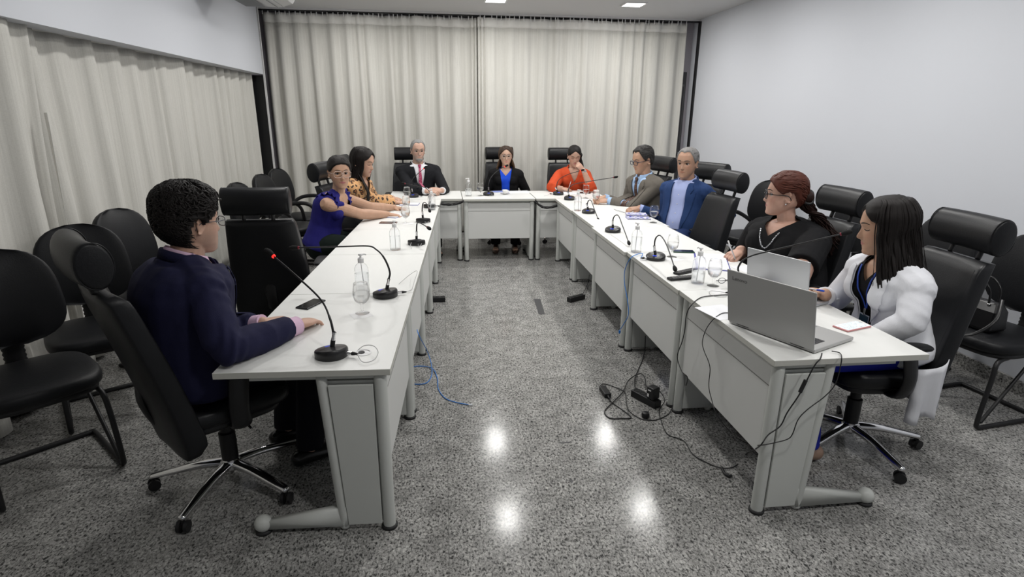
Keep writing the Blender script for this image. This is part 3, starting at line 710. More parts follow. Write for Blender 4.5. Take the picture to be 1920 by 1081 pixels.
# paper, notebooks, phones
M_paper = mat('white_paper', (0.78, 0.79, 0.82), 0.7); M_nbblue = mat('notebook_blue_cover', (0.05, 0.05, 0.30), 0.5); M_spiral = mat('spiral_wire', (0.08, 0.08, 0.16), 0.4, .6)
def flat(name, label, cat, c, w_, h_, rot, th, m, z=TOP, group=None, bev=.0):
    b = MB(); b.box(-w_/2, w_/2, -h_/2, h_/2, 0, th); o = b.build(name, m, None, smooth=False, bevel=bev); o.location = (c.x, c.y, z); o.rotation_euler = (0, 0, math.radians(rot)); return tag(o, label, cat, group)
def notebook(label, c, w_, h_, rot, open_=False, spiral=True, z=TOP, cover=None, print_=False):
    t = thing('notebook', label, 'notebook', (c.x, c.y, z), math.radians(rot))
    e_ = .007 if open_ else 0; b = MB(); b.box(-w_/2-e_, w_/2+e_, -h_/2-e_, h_/2+e_, 0, .003); b.build('cover', cover or M_nbblue, t, smooth=False)
    if open_:
        for sx in (-1, 1):
            b = MB(); b.loft([[V(sx*x, -h_/2+.003, .0021), V(sx*x, h_/2-.003, .0021), V(sx*x, h_/2-.003, zt), V(sx*x, -h_/2+.003, zt)] for x, zt in ((.002, .006), (.02, .013), (w_*.3, .012), (w_/2-.003, .008))]); b.build('pages', M_paper, t, smooth=False)
    else:
        b = MB(); b.box(-w_/2+.003, w_/2-.003, -h_/2+.003, h_/2-.003, .002, .010); b.build('pages', M_paper, t, smooth=False)
        if print_:
            b = MB(); b.box(-w_/2+.003, w_/2-.003, -h_/2+.003, h_/2-.003, .0101, .0112); o = b.build('front_cover', M_nbprint, t, smooth=False)
    if spiral:
        b = MB(); n = 18
        for i in range(n):
            y = -h_/2+.008+(h_-.016)*i/(n-1); b.tube([(-w_/2+.002+.0065*math.cos(a), y, .006+.0065*math.sin(a)) for a in np.linspace(0, 2*PI, 9)[:-1]], .0011, 5, closed=True)
        b.build('spiral_binding', M_spiral, t)
    return t
M_nbprint = mat('notebook_printed_cover', (0.30, 0.30, 0.62), 0.5)
nt, bb = nodes_of(M_nbprint); tc = N(nt, 'ShaderNodeTexCoord'); vo = N(nt, 'ShaderNodeTexVoronoi', i_Scale=32.0); nt.links.new(tc.outputs['Object'], vo.inputs['Vector'])
rp = N(nt, 'ShaderNodeValToRGB'); e = rp.color_ramp.elements; e[0].position = .35; e[0].color = (.03, .04, .40, 1); e[1].position = .5; e[1].color = (.68, .68, .74, 1); nt.links.new(vo.outputs['Distance'], rp.inputs[0]); nt.links.new(rp.outputs[0], bb.inputs['Base Color'])
def phone(label, c, rot, m_body, m_face, w_=.073, h_=.152, z=TOP):
    t = thing('smartphone', label, 'phone', (c.x, c.y, z), math.radians(rot)); b = MB(); b.box(-w_/2, w_/2, -h_/2, h_/2, .0005, .0085); b.build('phone_case', m_body, t, smooth=False, bevel=.0035, seg=3)
    b = MB(); b.box(-w_/2+.004, w_/2-.004, -h_/2+.005, h_/2-.005, .0084, .0089); b.build('screen', m_face, t, smooth=False, bevel=.0002)
    return t
M_scr = mat('phone_screen_off', (0.006, 0.006, 0.007), 0.08); M_pk = mat('black_phone_case', (0.012, 0.012, 0.014), 0.3)
phone('black smartphone under the fingers of the man in the navy suit', atz(583, 571, TOP), -24, M_pk, M_scr)
phone('brown smartphone lying beside the woman in royal blue', atz(728, 418, TOP), 82, mat('brown_case', (.16, .09, .08), .4), mat('dark_face', (.05, .03, .03), .12))
phone('black smartphone by the clasped hands of the man in the black suit', atz(797, 365, TOP), 70, M_pk, M_scr)
phone('black smartphone on the desk in front of the woman in orange', atz(1096, 362, TOP), 70, M_pk, M_scr)
phone('black smartphone on top of the spiral notebooks', atz(1222, 402, TOP+.02), 75, M_pk, M_scr, z=TOP+.0125)
phone('smartphone with a green edge beside the open notebook, second right desk', atz(1281, 472, TOP), 78, mat('green_case', (.02, .07, .04), .4), M_scr)
M_lit = mat('phone_screen_lit', (0.6, 0.66, 0.7), 0.2, emit=((.75, .85, .9), .28))
nt, bb = nodes_of(M_lit); tc = N(nt, 'ShaderNodeTexCoord'); br_ = N(nt, 'ShaderNodeTexNoise', i_Scale=1.0, i_Detail=2.0); mp = N(nt, 'ShaderNodeMapping'); mp.inputs['Scale'].default_value = (60, 260, 1); nt.links.new(tc.outputs['Object'], mp.inputs[0]); nt.links.new(mp.outputs[0], br_.inputs[0])
rp = N(nt, 'ShaderNodeValToRGB'); e = rp.color_ramp.elements; e[0].position = .36; e[0].color = (.30, .32, .34, 1); e[1].position = .42; e[1].color = (.75, .82, .86, 1); nt.links.new(br_.outputs['Fac'], rp.inputs[0]); nt.links.new(rp.outputs[0], bb.inputs['Base Color']); nt.links.new(rp.outputs[0], bb.inputs['Emission Color'])
phone('lit smartphone in a pink case beside the grey laptop', atz(1597, 613, TOP), -72, mat('pink_case', (.55, .24, .24), .4), M_lit, .080, .165)
notebook('closed notebook with dark blue cover under the hands of the woman in royal blue', atz(738, 405, TOP), .16, .20, -25, spiral=False)
notebook('spiral notebook in front of the woman in the leopard blouse', atz(768, 383, TOP), .15, .20, -95)
notebook('lower of two blue patterned spiral notebooks, fourth right desk', atz(1196, 409, TOP), .16, .22, 82, print_=True, z=TOP)
notebook('upper of two blue patterned spiral notebooks, fourth right desk', atz(1193, 405, TOP), .15, .20, 78, print_=True, z=TOP+.0135)
notebook('open white notebook in front of the woman in the black top', atz(1334, 491, TOP), .44, .20, 68, open_=True, spiral=False)
flat('paper_sheets', 'white papers on the middle head desk, right of the coffee cup', 'papers', atz(970, 359.5, TOP), .30, .20, 4, .002, M_paper)
flat('folder', 'blue and white leaflet beside the microphone of the woman in the cardigan', 'folder', atz(936, 359, TOP), .17, .14, 10, .003, mat('leaflet_blue', (.25, .30, .60), .5))
flat('paper_sheets', 'white papers the woman in orange writes on', 'papers', atz(1066, 362, TOP), .26, .19, -6, .003, M_paper)
flat('paper_sheets', 'white paper with print on the right corner desk, before the orange blouse', 'papers', atz(1088, 374, TOP), .21, .10, 5, .0015, M_paper)
flat('paper_sheets', 'white sheet half under the grey laptop, nearest right desk', 'papers', atz(1352, 585, TOP), .17, .20, 12, .0015, M_paper)
flat('paper_sheets', 'white sheet behind the second laptop, nearest right desk', 'papers', atz(1408, 506, TOP), .15, .22, 12, .0015, M_paper)
for px, py, rt, lb in ((677, 590, 25, 'white napkin under the nearest goblet'), (765, 419, 10, 'white napkin under the goblet beside the brown phone'), (899, 371, 15, 'white napkin under the goblet on the middle head desk'), (1226, 423, 12, 'white napkin under the goblet beside the spiral notebooks'),
                       (1262, 486, 20, 'white napkin under the goblet of the second right desk'), (1345, 546, 15, 'white napkin under the goblet beside the grey laptop')):
    flat('napkin', lb, 'napkin', atz(px, py, TOP), .095, .095, rt, .0008, mat('napkin_white', (.8, .8, .8), .9), group='napkins under goblets')
# cup and saucer
t = thing('coffee_cup', 'white coffee cup before the woman in the black cardigan', 'cup', tuple(atz(947, 363, TOP+.012))); b = MB()
M_por = mat('porcelain', (.75, .75, .74), .2)
b.lathe([(.0005, 0), (.018, 0), (.020, .004), (.030, .025), (.035, .048), (.0335, .048), (.028, .025), (.016, .006), (.0005, .005)], 26); b.build('bowl', M_por, t)
b = MB(); b.tube([(.031+.018*math.sin(a), 0, .028+.014*math.cos(a)) for a in np.linspace(0, PI, 9)], .0032, 8); b.build('handle', M_por, t)
b = MB(); b.lathe([(.0005, 0), (.030, 0), (.058, .008), (.060, .010), (.050, .0085), (.022, .004), (.0005, .004)], 30); o = b.build('saucer', M_por, None); o.location = tuple(atz(947, 363, TOP)); tag(o, 'white saucer under the coffee cup', 'saucer')
# pens
def pen(label, a, b_, m, m2=None):
    a, b_ = Vector(a), Vector(b_); d = (b_-a).normalized(); t = thing('pen', label, 'pen', tuple(a)); L = (b_-a).length
    q = MB(); q.tube([V(0, 0, 0), d*.008, d*(L*.9), d*L], [.001, .0042, .0045, .003], 10); q.build('barrel', m, t)
    q = MB(); q.tube([d*(L*.72), d*L*1.04], [.0052, .0048], 10, caps='flat'); q.build('cap', m2 or m, t)
M_penw = mat('pen_silver', (.6, .6, .62), .3, .6)
# remotes
for i, (px, py, rt, lb) in enumerate(((1278, 523, -78, 'black remote control lying nearest the desk edge beside the pump bottle'), (1285, 511, -62, 'black remote control behind the first one, near the pump bottle'))):
    t = thing('remote_control', lb, 'remote control', tuple(atz(px, py, TOP)), math.radians(rt), 'remote controls'); b = MB(); b.box(-.024, .024, -.09, .09, 0, .016); b.build('shell', M_pl, t, smooth=False, bevel=.005)
    b = MB()
    for r_ in range(7):
        for c_ in range(3): b.box(-.016+c_*.012, -.008+c_*.012, -.07+r_*.02, -.058+r_*.02, .016, .0175)
    b.build('keypad', mat('key_grey', (.12, .12, .12), .5), t, smooth=False)
t = thing('spectacles', 'folded black spectacles beside the goblet near the grey laptop', 'spectacles', tuple(atz(1362, 531, TOP))); b = MB()
for sx in (-1, 1): b.tube([(sx*.03+.022*math.cos(a), .0, .018+.016*math.sin(a)) for a in np.linspace(0, 2*PI, 17)[:-1]], .0016, 6, closed=True)
b.tube([(-.008, 0, .022), (.008, 0, .022)], .0016, 6); b.tube([(-.052, 0, .02), (-.05, .03, .01), (.04, .045, .003)], .0015, 6); b.tube([(.052, 0, .02), (.05, .03, .01), (-.04, .05, .003)], .0015, 6)
b.build('frame', M_pl, t)
# grommets
for px, py, lb in ((676, 661, 'round white cable grommet in the nearest left desk top'),):
    c = atz(px, py, TOP); b = MB(); b.lathe([(.034, 0), (.034, .002), (.026, .003), (.026, .0005)], 28); o = b.build('cable_grommet', M_pump, None, auto=.6); o.location = tuple(c+V(.012, 0, .0002)); tag(o, lb, 'cable grommet')
    b = MB(); b.lathe([(.013, 0.0), (.013, .0035), (.0005, .0035)], 16); h = b.build('cable_hole', M_dark, o, auto=.6); h.location = (-.008, 0, 0)
# ---------------------------------------------------------------- laptops
M_alu = mat('laptop_aluminium', (0.42, 0.42, 0.415), 0.42, .35, bump=(600, .03)); M_alu2 = mat('laptop_silver', (0.55, 0.56, 0.58), 0.35, .6); M_key = mat('laptop_keys', (.03, .03, .033), .5)
def laptop(label, hc, ang, W_, D_, lid, m, mk, logo=None, badge=False, tilt=4):
    """hc hinge centre; local +x along hinge, -y towards the user"""
    t = thing('laptop', label, 'laptop', (hc.x, hc.y, TOP), ang)
    b = MB(); b.box(-W_/2, W_/2, -D_, 0, .004, .019); bs = b.build('keyboard_deck', m, t, smooth=False, bevel=.003)
    kb = MB(); rows = 5; cols = 15; x0 = -W_/2+.035; pitch = (W_-.07)/cols
    for r_ in range(rows):
        for c_ in range(cols):
            if r_ == 4 and 4 <= c_ <= 8:
                if c_ == 4: kb.box(x0+4*pitch+.001, x0+9*pitch-.001, -.035-(r_+1)*.019+.001, -.035-r_*.019-.001, .019, .0205)
                continue
            kb.box(x0+c_*pitch+.001, x0+(c_+1)*pitch-.001, -.035-(r_+1)*.019+.001, -.035-r_*.019-.001, .019, .0205)
    kb.build('keyboard', mk, bs, smooth=False)
    b = MB(); b.box(-.055, .045, -D_+.015, -D_+.085, .019, .0195); b.build('touchpad', mat('touchpad', (.25, .25, .26), .3, .4), bs, smooth=False)
    if badge: b = MB(); b.box(W_/2-.05, W_/2-.025, -D_+.014, -D_+.034, .019, .0196); b.build('green_sticker', mat('green_sticker', (.25, .75, .03), .4), bs, smooth=False)
    for sx in (-1, 1):
        b = MB(); b.lathe([(.006, -.03), (.006, .03)], 10, M=TR(sx*W_*.32, .002, .017) @ Matrix.Rotation(PI/2, 4, 'Y')); b.build('hinge', M_pl, t)
    A = TR(0, .004, .018) @ Matrix.Rotation(math.radians(-tilt), 4, 'X')
    b = MB(); b.box(-W_/2, W_/2, 0, .007, 0, lid, M=A); ld_ = b.build('lid', m, t, smooth=False, bevel=.0028, seg=3)
    b = MB(); b.box(-W_/2+.006, W_/2-.006, -.001, 0, .01, lid-.006, M=A); b.build('screen', M_scr, ld_, smooth=False)
    if logo:
        cu = bpy.data.curves.new('txt', 'FONT'); cu.body = logo; cu.size = .026; cu.extrude = .0004
        to = bpy.data.objects.new('txt', cu); COL.objects.link(to); bpy.context.view_layer.update()
        me = bpy.data.meshes.new_from_object(to.evaluated_get(bpy.context.evaluated_depsgraph_get())); bpy.data.objects.remove(to)
        o = link('brand_lettering', me, mat('logo_grey', (.17, .17, .17), .3, .5), ld_, smooth=False)
        o.matrix_local = A @ TR(W_/2-.028, .0075, lid-.045) @ Matrix.Rotation(PI, 4, 'Z') @ Matrix.Rotation(PI/2, 4, 'X')
    return t
a_, b_ = atz(1373, 608, TOP), atz(1527, 664, TOP); hd = (b_-a_).normalized()
laptop('large grey laptop seen from behind, nearest right desk corner', (a_+b_)/2-hd*.010, math.atan2(-hd.y, -hd.x), .425, .29, .262, M_alu, M_key, 'Lenovo', True, 11)
a2, b2 = atz(1418, 546, TOP), atz(1496, 580, TOP); hd2 = V(.36, -.93, 0).normalized()
c2 = atz(1455, 560, TOP)
laptop('second silver laptop, used by the woman in the white blazer', c2, math.atan2(-hd2.y, -hd2.x), .38, .26, .235, M_alu2, M_key, None, False, 8)
# ---------------------------------------------------------------- cables and power strips on the floor
def cable(label, pts, m, r=.0028, name='cable', cat='cable', n=7):
    b = MB(); b.tube(spline(pts, n), r, 7); return tag(b.build(name, m, None), label, cat)
def fl(px, py, z=.004): return atz(px, py, z)
c = cable('blue network cable looping on the floor by the left desks', [atx(782, 618, -.19), atx(787, 631, -.17), fl(801, 658, .10), fl(808.6, 682, .03), fl(809, 704), fl(798, 718), fl(773, 718.5), fl(762, 706), fl(771.6, 689), fl(791, 686), fl(811.5, 691, .008), fl(820, 709), fl(822, 729), fl(835, 746), fl(856, 754), fl(878, 758)], M_bcab)
b = MB(); e = fl(882, 758.6, .005); b.box(-.011, .011, -.0055, .0055, -.004, .005, M=TR(*e) @ rotz(.05)); b.build('network_plug', mat('clear_plug', (.6, .62, .65), .2), c, smooth=False)
e = atx(1162, 619, 1.24); bx_ = MB(); bx_.box(-.006, .006, -.005, .005, -.022, 0, M=TR(*e)); o = bx_.build('network_plug', M_bcab, None, smooth=False); tag(o, 'loose blue network plug hanging by the second right desk', 'plug')
cable('black laptop cord hanging off the right desk to the floor plug', [on(1366, 552, .004), on(1335, 554, .004), on(1313, 558, .004), atx(1296, 572, 1.265), atx(1287, 590, 1.262), atx(1284, 618, 1.262), atx(1279, 640, 1.26), atx(1270, 668, 1.26), atx(1278, 695, 1.255), atx(1289, 708, 1.25), fl(1283, 729, .10), fl(1265, 754, .03), fl(1254, 775), fl(1232, 786), fl(1215, 787), fl(1198, 783), fl(1179, 769), fl(1174, 751), fl(1171, 734, .008), fl(1152, 725), fl(1133, 719), fl(1126, 722, .01)], M_kcab)
cable('black cord from the power brick looping to the power strip', [fl(1143, 749, .012), fl(1150, 756), fl(1183, 781), fl(1165, 784), fl(1143, 783), fl(1134, 770), fl(1152, 751, .008), fl(1168, 734, .012), fl(1179, 712, .02), fl(1199, 700, .04), fl(1209, 708, .06), fl(1211, 730, .05)], M_kcab, .0035)
cable('black lead of the power strip running up under the right desks', [fl(1192, 733, .02), fl(1190, 712, .015), fl(1197, 692), fl(1204, 676), fl(1209, 655, .03), aty(1210, 630, 3.7)], M_kcab, .0035)
c = cable('long black laptop charger lead over the floor, with a tied bundle', [fl(1228, 722, .06), fl(1246, 748), fl(1236, 770), fl(1243, 798), fl(1254, 815), fl(1282, 826), fl(1299, 851), fl(1326, 867), fl(1354, 877, .006), fl(1379, 873), fl(1399, 851), aty(1424, 836, 1.945), aty(1440, 815, 1.94), aty(1463, 798, 1.94), aty(1476, 773, 1.94), aty(1500, 737, 1.94), aty(1526, 687, 1.94), aty(1538, 672, 1.945), on(1541, 662, .012)], M_kcab)
b = MB(); a_, b_ = aty(1500, 735, 1.94), aty(1511, 712, 1.94); b.tube([a_, b_], .008, 12, caps='flat'); b.build('ferrite_bead', M_kcab, c, auto=.7)
b = MB(); b.tube(spline([fl(1354, 877, .008), fl(1358, 886, .01), fl(1366, 892, .01), fl(1371, 891, .01)], 4), .007, 8); b.build('cable_tie_bundle', M_kcab, c)
cable('thin black charger cable hanging across the end of the nearest right desk', [on(1560, 658, .01), on(1574, 661, .006), aty(1578, 669, 1.95), aty(1576, 686, 1.94), aty(1566, 720, 1.935), aty(1546, 743, 1.935), aty(1513, 768, 1.93), aty(1496, 787, 1.93), aty(1486, 813, 1.93), aty(1476, 823, 1.93), aty(1450, 830, 1.93), aty(1426, 834, 1.95), fl(1408, 833, .05), fl(1386, 823)], M_kcab, .0022)
cable('thin black cable hanging down the panel of the nearest right desk', [on(1368, 586, .004), on(1354, 587, .004), atx(1338, 598, 1.285), atx(1324, 617, 1.28), atx(1317, 640, 1.28), atx(1320, 657, 1.28), atx(1331, 687, 1.28), atx(1329, 723, 1.28), atx(1335, 751, 1.28), atx(1346, 781, 1.29), fl(1372, 812, .03)], M_kcab, .0022)
def strip(label, c, rot, n=4, L=.20, W=.055):
    t = thing('power_strip', label, 'power strip', tuple(c), rot, 'black power strips on the floor'); b = MB(); b.box(-L/2, L/2, -W/2, W/2, 0, .045); b.build('housing', M_pl, t, smooth=False, bevel=.004)
    for i in range(n):
        b = MB(); x = -L/2+L*(i+.5)/n; b.lathe([(.0005, .0452), (.017, .0452), (.017, .0462), (.0195, .0465), (.0195, .045)], 18, M=TR(x, 0, 0)); b.build('socket', mat('socket_black', (.004, .004, .004), .7), t, auto=.6)
    return t
a_, b_ = fl(1068, 562, .02), fl(1092, 556, .02); strip('black power strip on the floor under the fourth right desk', V((a_.x+b_.x)/2+.0, (a_.y+b_.y)/2, 0), math.atan2(b_.y-a_.y, b_.x-a_.x), 4, .19)
cable('black lead rising from the power strip under the fourth right desk', [fl(1091, 553, .03), fl(1098, 541, .02), fl(1103, 528, .03), aty(1105, 515, 5.3)], M_kcab, .0035)
a_, b_ = fl(1194, 738, .02), fl(1228, 756, .02); st_c = (a_+b_)/2; st_r = math.atan2(b_.y-a_.y, b_.x-a_.x); strip('black power strip with a bulky adapter, under the second right desk', V(st_c.x, st_c.y, 0), st_r, 4, .20)
a_ = fl(815, 561, .02); strip('black power strip on the floor by the left desks', V(a_.x, a_.y, 0), 0, 4, .20)
t = thing('power_adapter', 'black plug-in power adapter with small white label, in the strip', 'power adapter', (st_c.x+.052*math.cos(st_r), st_c.y+.052*math.sin(st_r), .048), st_r); b = MB(); b.box(-.028, .028, -.028, .03, 0, .075); b.build('shell', M_pl, t, smooth=False, bevel=.006)
b = MB(); b.box(-.02, -.006, -.0285, -.028, .012, .032); b.box(-.016, .008, -.0285, -.028, .052, .06); b.build('label_sticker', M_whiteink, t, smooth=False)
a_, b_ = fl(1127, 726), fl(1142, 748); c_ = (a_+b_)/2
t = thing('power_brick', 'black laptop power brick on the aisle floor', 'power brick', (c_.x, c_.y, 0), math.atan2(b_.y-a_.y, b_.x-a_.x)); b = MB(); b.box(-.058, .058, -.022, .022, 0, .03); b.build('housing', M_pl, t, smooth=False, bevel=.005); b = MB(); b.tube([(.058, 0, .014), (.085, 0, .012)], [.009, .005], 10); b.build('cord_boot', M_kcab, t)
c_ = fl(1210, 781); b = MB(); b.lathe([(.012, 0), (.022, .004), (.024, .020), (.020, .032), (.010, .036)], 14); o = b.build('wall_plug', M_pl, None, auto=.7); o.location = (c_.x, c_.y, 0); tag(o, 'round black plug lying on the floor between the cords', 'plug')
# cables bundled between the head desks
for pts, lb in (([aty(822, 380, 6.57), aty(836, 383, 6.58), aty(855, 382, 6.58), aty(869, 377, 6.58)], 'black cable bundle slung between left corner desk and middle head desk'),
                ([aty(1004, 376, 6.57), aty(1012, 385, 6.56), aty(1026, 389, 6.56), aty(1046, 385, 6.57)], 'black cable bundle slung between middle head desk and right corner desk')):
    pp = spline(pts, 6); b = MB()
    for k in range(4): b.tube([p+V(.0, .01*math.sin(k*1.7+i*.4), .01*math.cos(k*1.7+i*.4)) for i, p in enumerate(pp)], .006, 7)
    tag(b.build('cable_bundle', M_kcab, None), lb, 'cable bundle')
# dark tape and marks on the floor
b = MB(); P = [fl(1001, 560, .0008), fl(1013, 560, .0008), fl(1022, 589, .0008), fl(1010, 589, .0008)]; b.add([p for p in P]+[p+V(0, 0, .0006) for p in P], [(0, 1, 2, 3), (4, 5, 6, 7), (0, 1, 5, 4), (1, 2, 6, 5), (2, 3, 7, 6), (3, 0, 4, 7)])
tag(b.build('floor_tape', mat('dark_tape', (.045, .045, .048), .5), None, smooth=False), 'strip of dark adhesive tape on the aisle floor', 'tape')
def blot(label, c, rx, ry, rot):
    b = MB(); ring = [V(c.x+math.cos(rot)*rx*math.cos(a)*(1+.25*math.sin(3*a))-math.sin(rot)*ry*math.sin(a), c.y+math.sin(rot)*rx*math.cos(a)+math.cos(rot)*ry*math.sin(a)*(1+.2*math.cos(2*a)), .0007) for a in np.linspace(0, 2*PI, 19)[:-1]]
    b.loft([ring, [p+V(0, 0, .0005) for p in ring]]); tag(b.build('floor_stain', MATS['dark_tape'], None, smooth=False), label, 'stain')
blot('long dark stain on the aisle floor between the bright reflections', fl(1061, 828), .035, .008, 0.0); blot('small dark stain on the aisle floor, nearer the camera', fl(1071, 900), .008, .016, .2)
# handbag on the right-hand chair
t = thing('handbag', 'black leather handbag with long straps on the chair by the right wall', 'handbag', (3.06, 2.80, .525), az(262)); M_bag = mat('handbag_leather', (.009, .009, .010), .3)
b = MB(); b.loft([[V(x*sx, y*sy, z) for sx, sy in ((-1, -1), (1, -1), (1, 1), (-1, 1))] for x, y, z in ((.13, .06, 0), (.14, .065, .02), (.14, .05, .12), (.12, .02, .17))]); b.build('bag_body', M_bag, t, smooth=False, bevel=.012)
for sy in (-1, 1):
    b = MB(); b.tube(spline([(-.08, sy*.035, .15), (-.07, sy*.04, .24), (0, sy*.045, .29), (.07, sy*.04, .24), (.08, sy*.035, .15)], 5), .006, 8); b.build('handle', M_bag, t)
b = MB()
for x in (-.08, .08):
    for y in (-.035, .035): b.ball((x, y, .155), .009, 8)
b.build('strap_ring', M_steel, t)
b = MB(); b.tube(spline([(-.14, .03, .20), (-.18, .10, .10), (-.14, .17, .015), (-.08, .26, -.02), (-.02, .275, -.12), (.04, .27, -.10), (.06, .20, .012), (.11, .12, .08), (.15, .03, .20)], 6), [(.009, .002)]*49, 6, up=(0, 0, 1)); b.build('shoulder_strap', M_bag, t)
# ---------------------------------------------------------------- people

def remesh(mb, voxel, smooth=2, fac=0.5):
    me = mb.mesh('tmp'); o = bpy.data.objects.new('tmp', me); COL.objects.link(o)
    r = o.modifiers.new('r', 'REMESH'); r.mode = 'VOXEL'; r.voxel_size = voxel; r.use_smooth_shade = True
    if smooth:
        s = o.modifiers.new('s', 'SMOOTH'); s.factor = fac; s.iterations = smooth
    bpy.context.view_layer.update()
    dg = bpy.context.evaluated_depsgraph_get()
    out = bpy.data.meshes.new_from_object(o.evaluated_get(dg))
    bpy.data.objects.remove(o); bpy.data.meshes.remove(me)
    out.materials.clear()
    return out
def get_co(me):
    a = np.empty(len(me.vertices)*3, dtype=np.float32); me.vertices.foreach_get('co', a); return a.reshape(-1, 3).astype(float)
def set_co(me, a):
    me.vertices.foreach_set('co', a.astype(np.float32).ravel()); me.update()
def bvh_of(me):
    return BVHTree.FromPolygons([v.co for v in me.vertices], [tuple(p.vertices) for p in me.polygons])

HT = [(-.118, .052, .018, .016), (-.110, .045, .034, .032), (-.098, .036, .050, .038), (-.080, .022, .066, .049), (-.060, .008, .080, .058), (-.035, -.002, .090, .067),
      (-.010, -.006, .094, .071), (.015, -.008, .097, .074), (.040, -.009, .097, .0755), (.065, -.011, .091, .072), (.085, -.013, .079, .063), (.100, -.014, .062, .051), (.110, -.014, .043, .036), (.117, -.014, .018, .015)]
HTA = np.array(HT)
def head_surf(phi, z):
    cy = np.interp(z, HTA[:, 0], HTA[:, 1]); hd = np.interp(z, HTA[:, 0], HTA[:, 2]); w = np.interp(z, HTA[:, 0], HTA[:, 3])
    c, s = math.cos(phi), math.sin(phi); e = 0.9
    return V(w*math.copysign(abs(s)**e, s), cy+hd*math.copysign(abs(c)**e, c), z)
def head_rings(off=None, n=90, m=66, closed_eyes=False):
    rings = []
    for i in range(m):
        z = -.118+.2355*(0.5-0.5*math.cos(PI*(i+0.35)/(m-0.3)))*0.6 + .2355*((i+.35)/(m-.3))*0.4
        ring = []
        for k in range(n):
            t = 2*PI*k/n; ph = t-0.6*math.sin(t)
            p = head_surf(ph, z)
            if off is not None:
                d = off(ph, z, p); nn = V(p.x*1.3, p.y, max(0, (z-.03))*1.5).normalized(); p = p+nn*d
            elif p.y > 0:
                for sx in (-1, 1):
                    g = math.exp(-((p.x-sx*.031)/.017)**2-((z-.001)/.0095)**2)*(0.006 if closed_eyes else 0.012)
                    g += 0.004*math.exp(-((p.x-sx*.026)/.02)**2-((z+.004)/.016)**2)
                    p.y -= g
                p.y += 0.004*math.exp(-((z-.024)/.009)**2)*math.exp(-(p.x/.045)**4)
            ring.append(p)
        rings.append(ring)
    return rings
def add_head(mb, M, closed_eyes=False, nose=1.0, jaw=1.0):
    rings = head_rings(closed_eyes=closed_eyes)
    for r_ in rings:
        for p in r_:
            if p.z < -.03: p.x *= 1+(jaw-1)*min(1, (-.03-p.z)/.05)
    mb.loft(rings, M=M)
    nr = [(.018, .086, .006), (.002, .090, .0068), (-.012, .097, .008), (-.024, .1045, .0105), (-.032, .109, .0135), (-.038, .108, .0165), (-.044, .101, .0155), (-.049, .092, .010)]
    mb.loft([[V(w*math.cos(2*PI*k/16), .070+(.016+(yf-.086)*nose)*(0.5+0.5*math.sin(2*PI*k/16)) , z) if False else V(w*nose*math.cos(2*PI*k/16)*(1.15-0.3*max(0, math.sin(2*PI*k/16))), .072+(yf-.072)*max(0, math.sin(2*PI*k/16))-.01*max(0, -math.sin(2*PI*k/16)), z) for k in range(16)] for z, yf, w in nr], M=M)
    fy = lambda x, y0=.087: y0-5.5*x*x
    mb.tube([(x, fy(x)+.0008, -.0575-abs(x)*0.10+(.0008 if abs(x) > .003 else 0)) for x in np.linspace(-.024, .024, 9)], [(.0015+.0035*(1-abs(q)))for q in np.linspace(-1, 1, 9)], 8, M=M)
    mb.tube([(x, fy(x)-.0002, -.0670+abs(x)*0.16) for x in np.linspace(-.021, .021, 9)], [(.0015+.0045*(1-abs(q)))for q in np.linspace(-1, 1, 9)], 8, M=M)
    mb.ball((0, .072, -.100), (.022*jaw, .018, .016), 12, M=M)
    for sx in (-1, 1):
        E = M @ TR(sx*.0735, -.012, -.006) @ Matrix.Rotation(sx*0.42, 4, 'Z') @ Matrix.Rotation(-0.15, 4, 'X')
        mb.ball((0, 0, 0), (.005, .015, .026), 10, M=E)
        rim = [(sx*.004, .017*math.cos(a)-(.004 if math.sin(a) < -.5 else 0), .031*math.sin(a)) for a in np.linspace(-1.9, 2.9, 14)][::-1]
        mb.tube(rim, .0045, 8, M=E); mb.ball((sx*.001, .006, -.027), (.005, .007, .008), 8, M=E)

def smooth01(x): x = max(0., min(1., x)); return x*x*(3-2*x)
HL_MALE = [(0, .066), (25, .068), (45, .056), (60, .030), (75, .004), (86, -.014), (92, .010), (100, .006), (108, -.035), (122, -.062), (145, -.080), (180, -.090)]
HL_RECEDE = [(0, .080), (20, .086), (38, .084), (52, .060), (68, .018), (82, -.008), (92, .014), (100, .010), (108, -.030), (122, -.055), (145, -.07), (180, -.08)]
HL_FEM = [(0, .062), (25, .057), (45, .040), (62, .016), (78, .000), (90, .014), (105, .010), (122, -.03), (145, -.065), (180, -.08)]
HL_PART = [(0, .078), (14, .068), (30, .052), (48, .028), (64, .018), (78, .002), (90, -.005), (105, -.02), (122, -.04), (145, -.065), (180, -.08)]
def hair_cap(mb, M, hl, th, noi=0.004, ns=60, seed=0, top=1.0):
    A = np.array(hl)
    def off(ph, z, p):
        d = abs(math.degrees(ph)) % 360; d = 360-d if d > 180 else d
        zl = np.interp(d, A[:, 0], A[:, 1])
        k = smooth01((z-zl)/.010)
        t = th*(1+(top-1)*smooth01((z-.03)/.06))
        return -.018+k*(t+.018)+k*noi*noise.noise(p*ns+V(seed, 0, 0))
    mb.loft(head_rings(off, 80, 56), M=M)
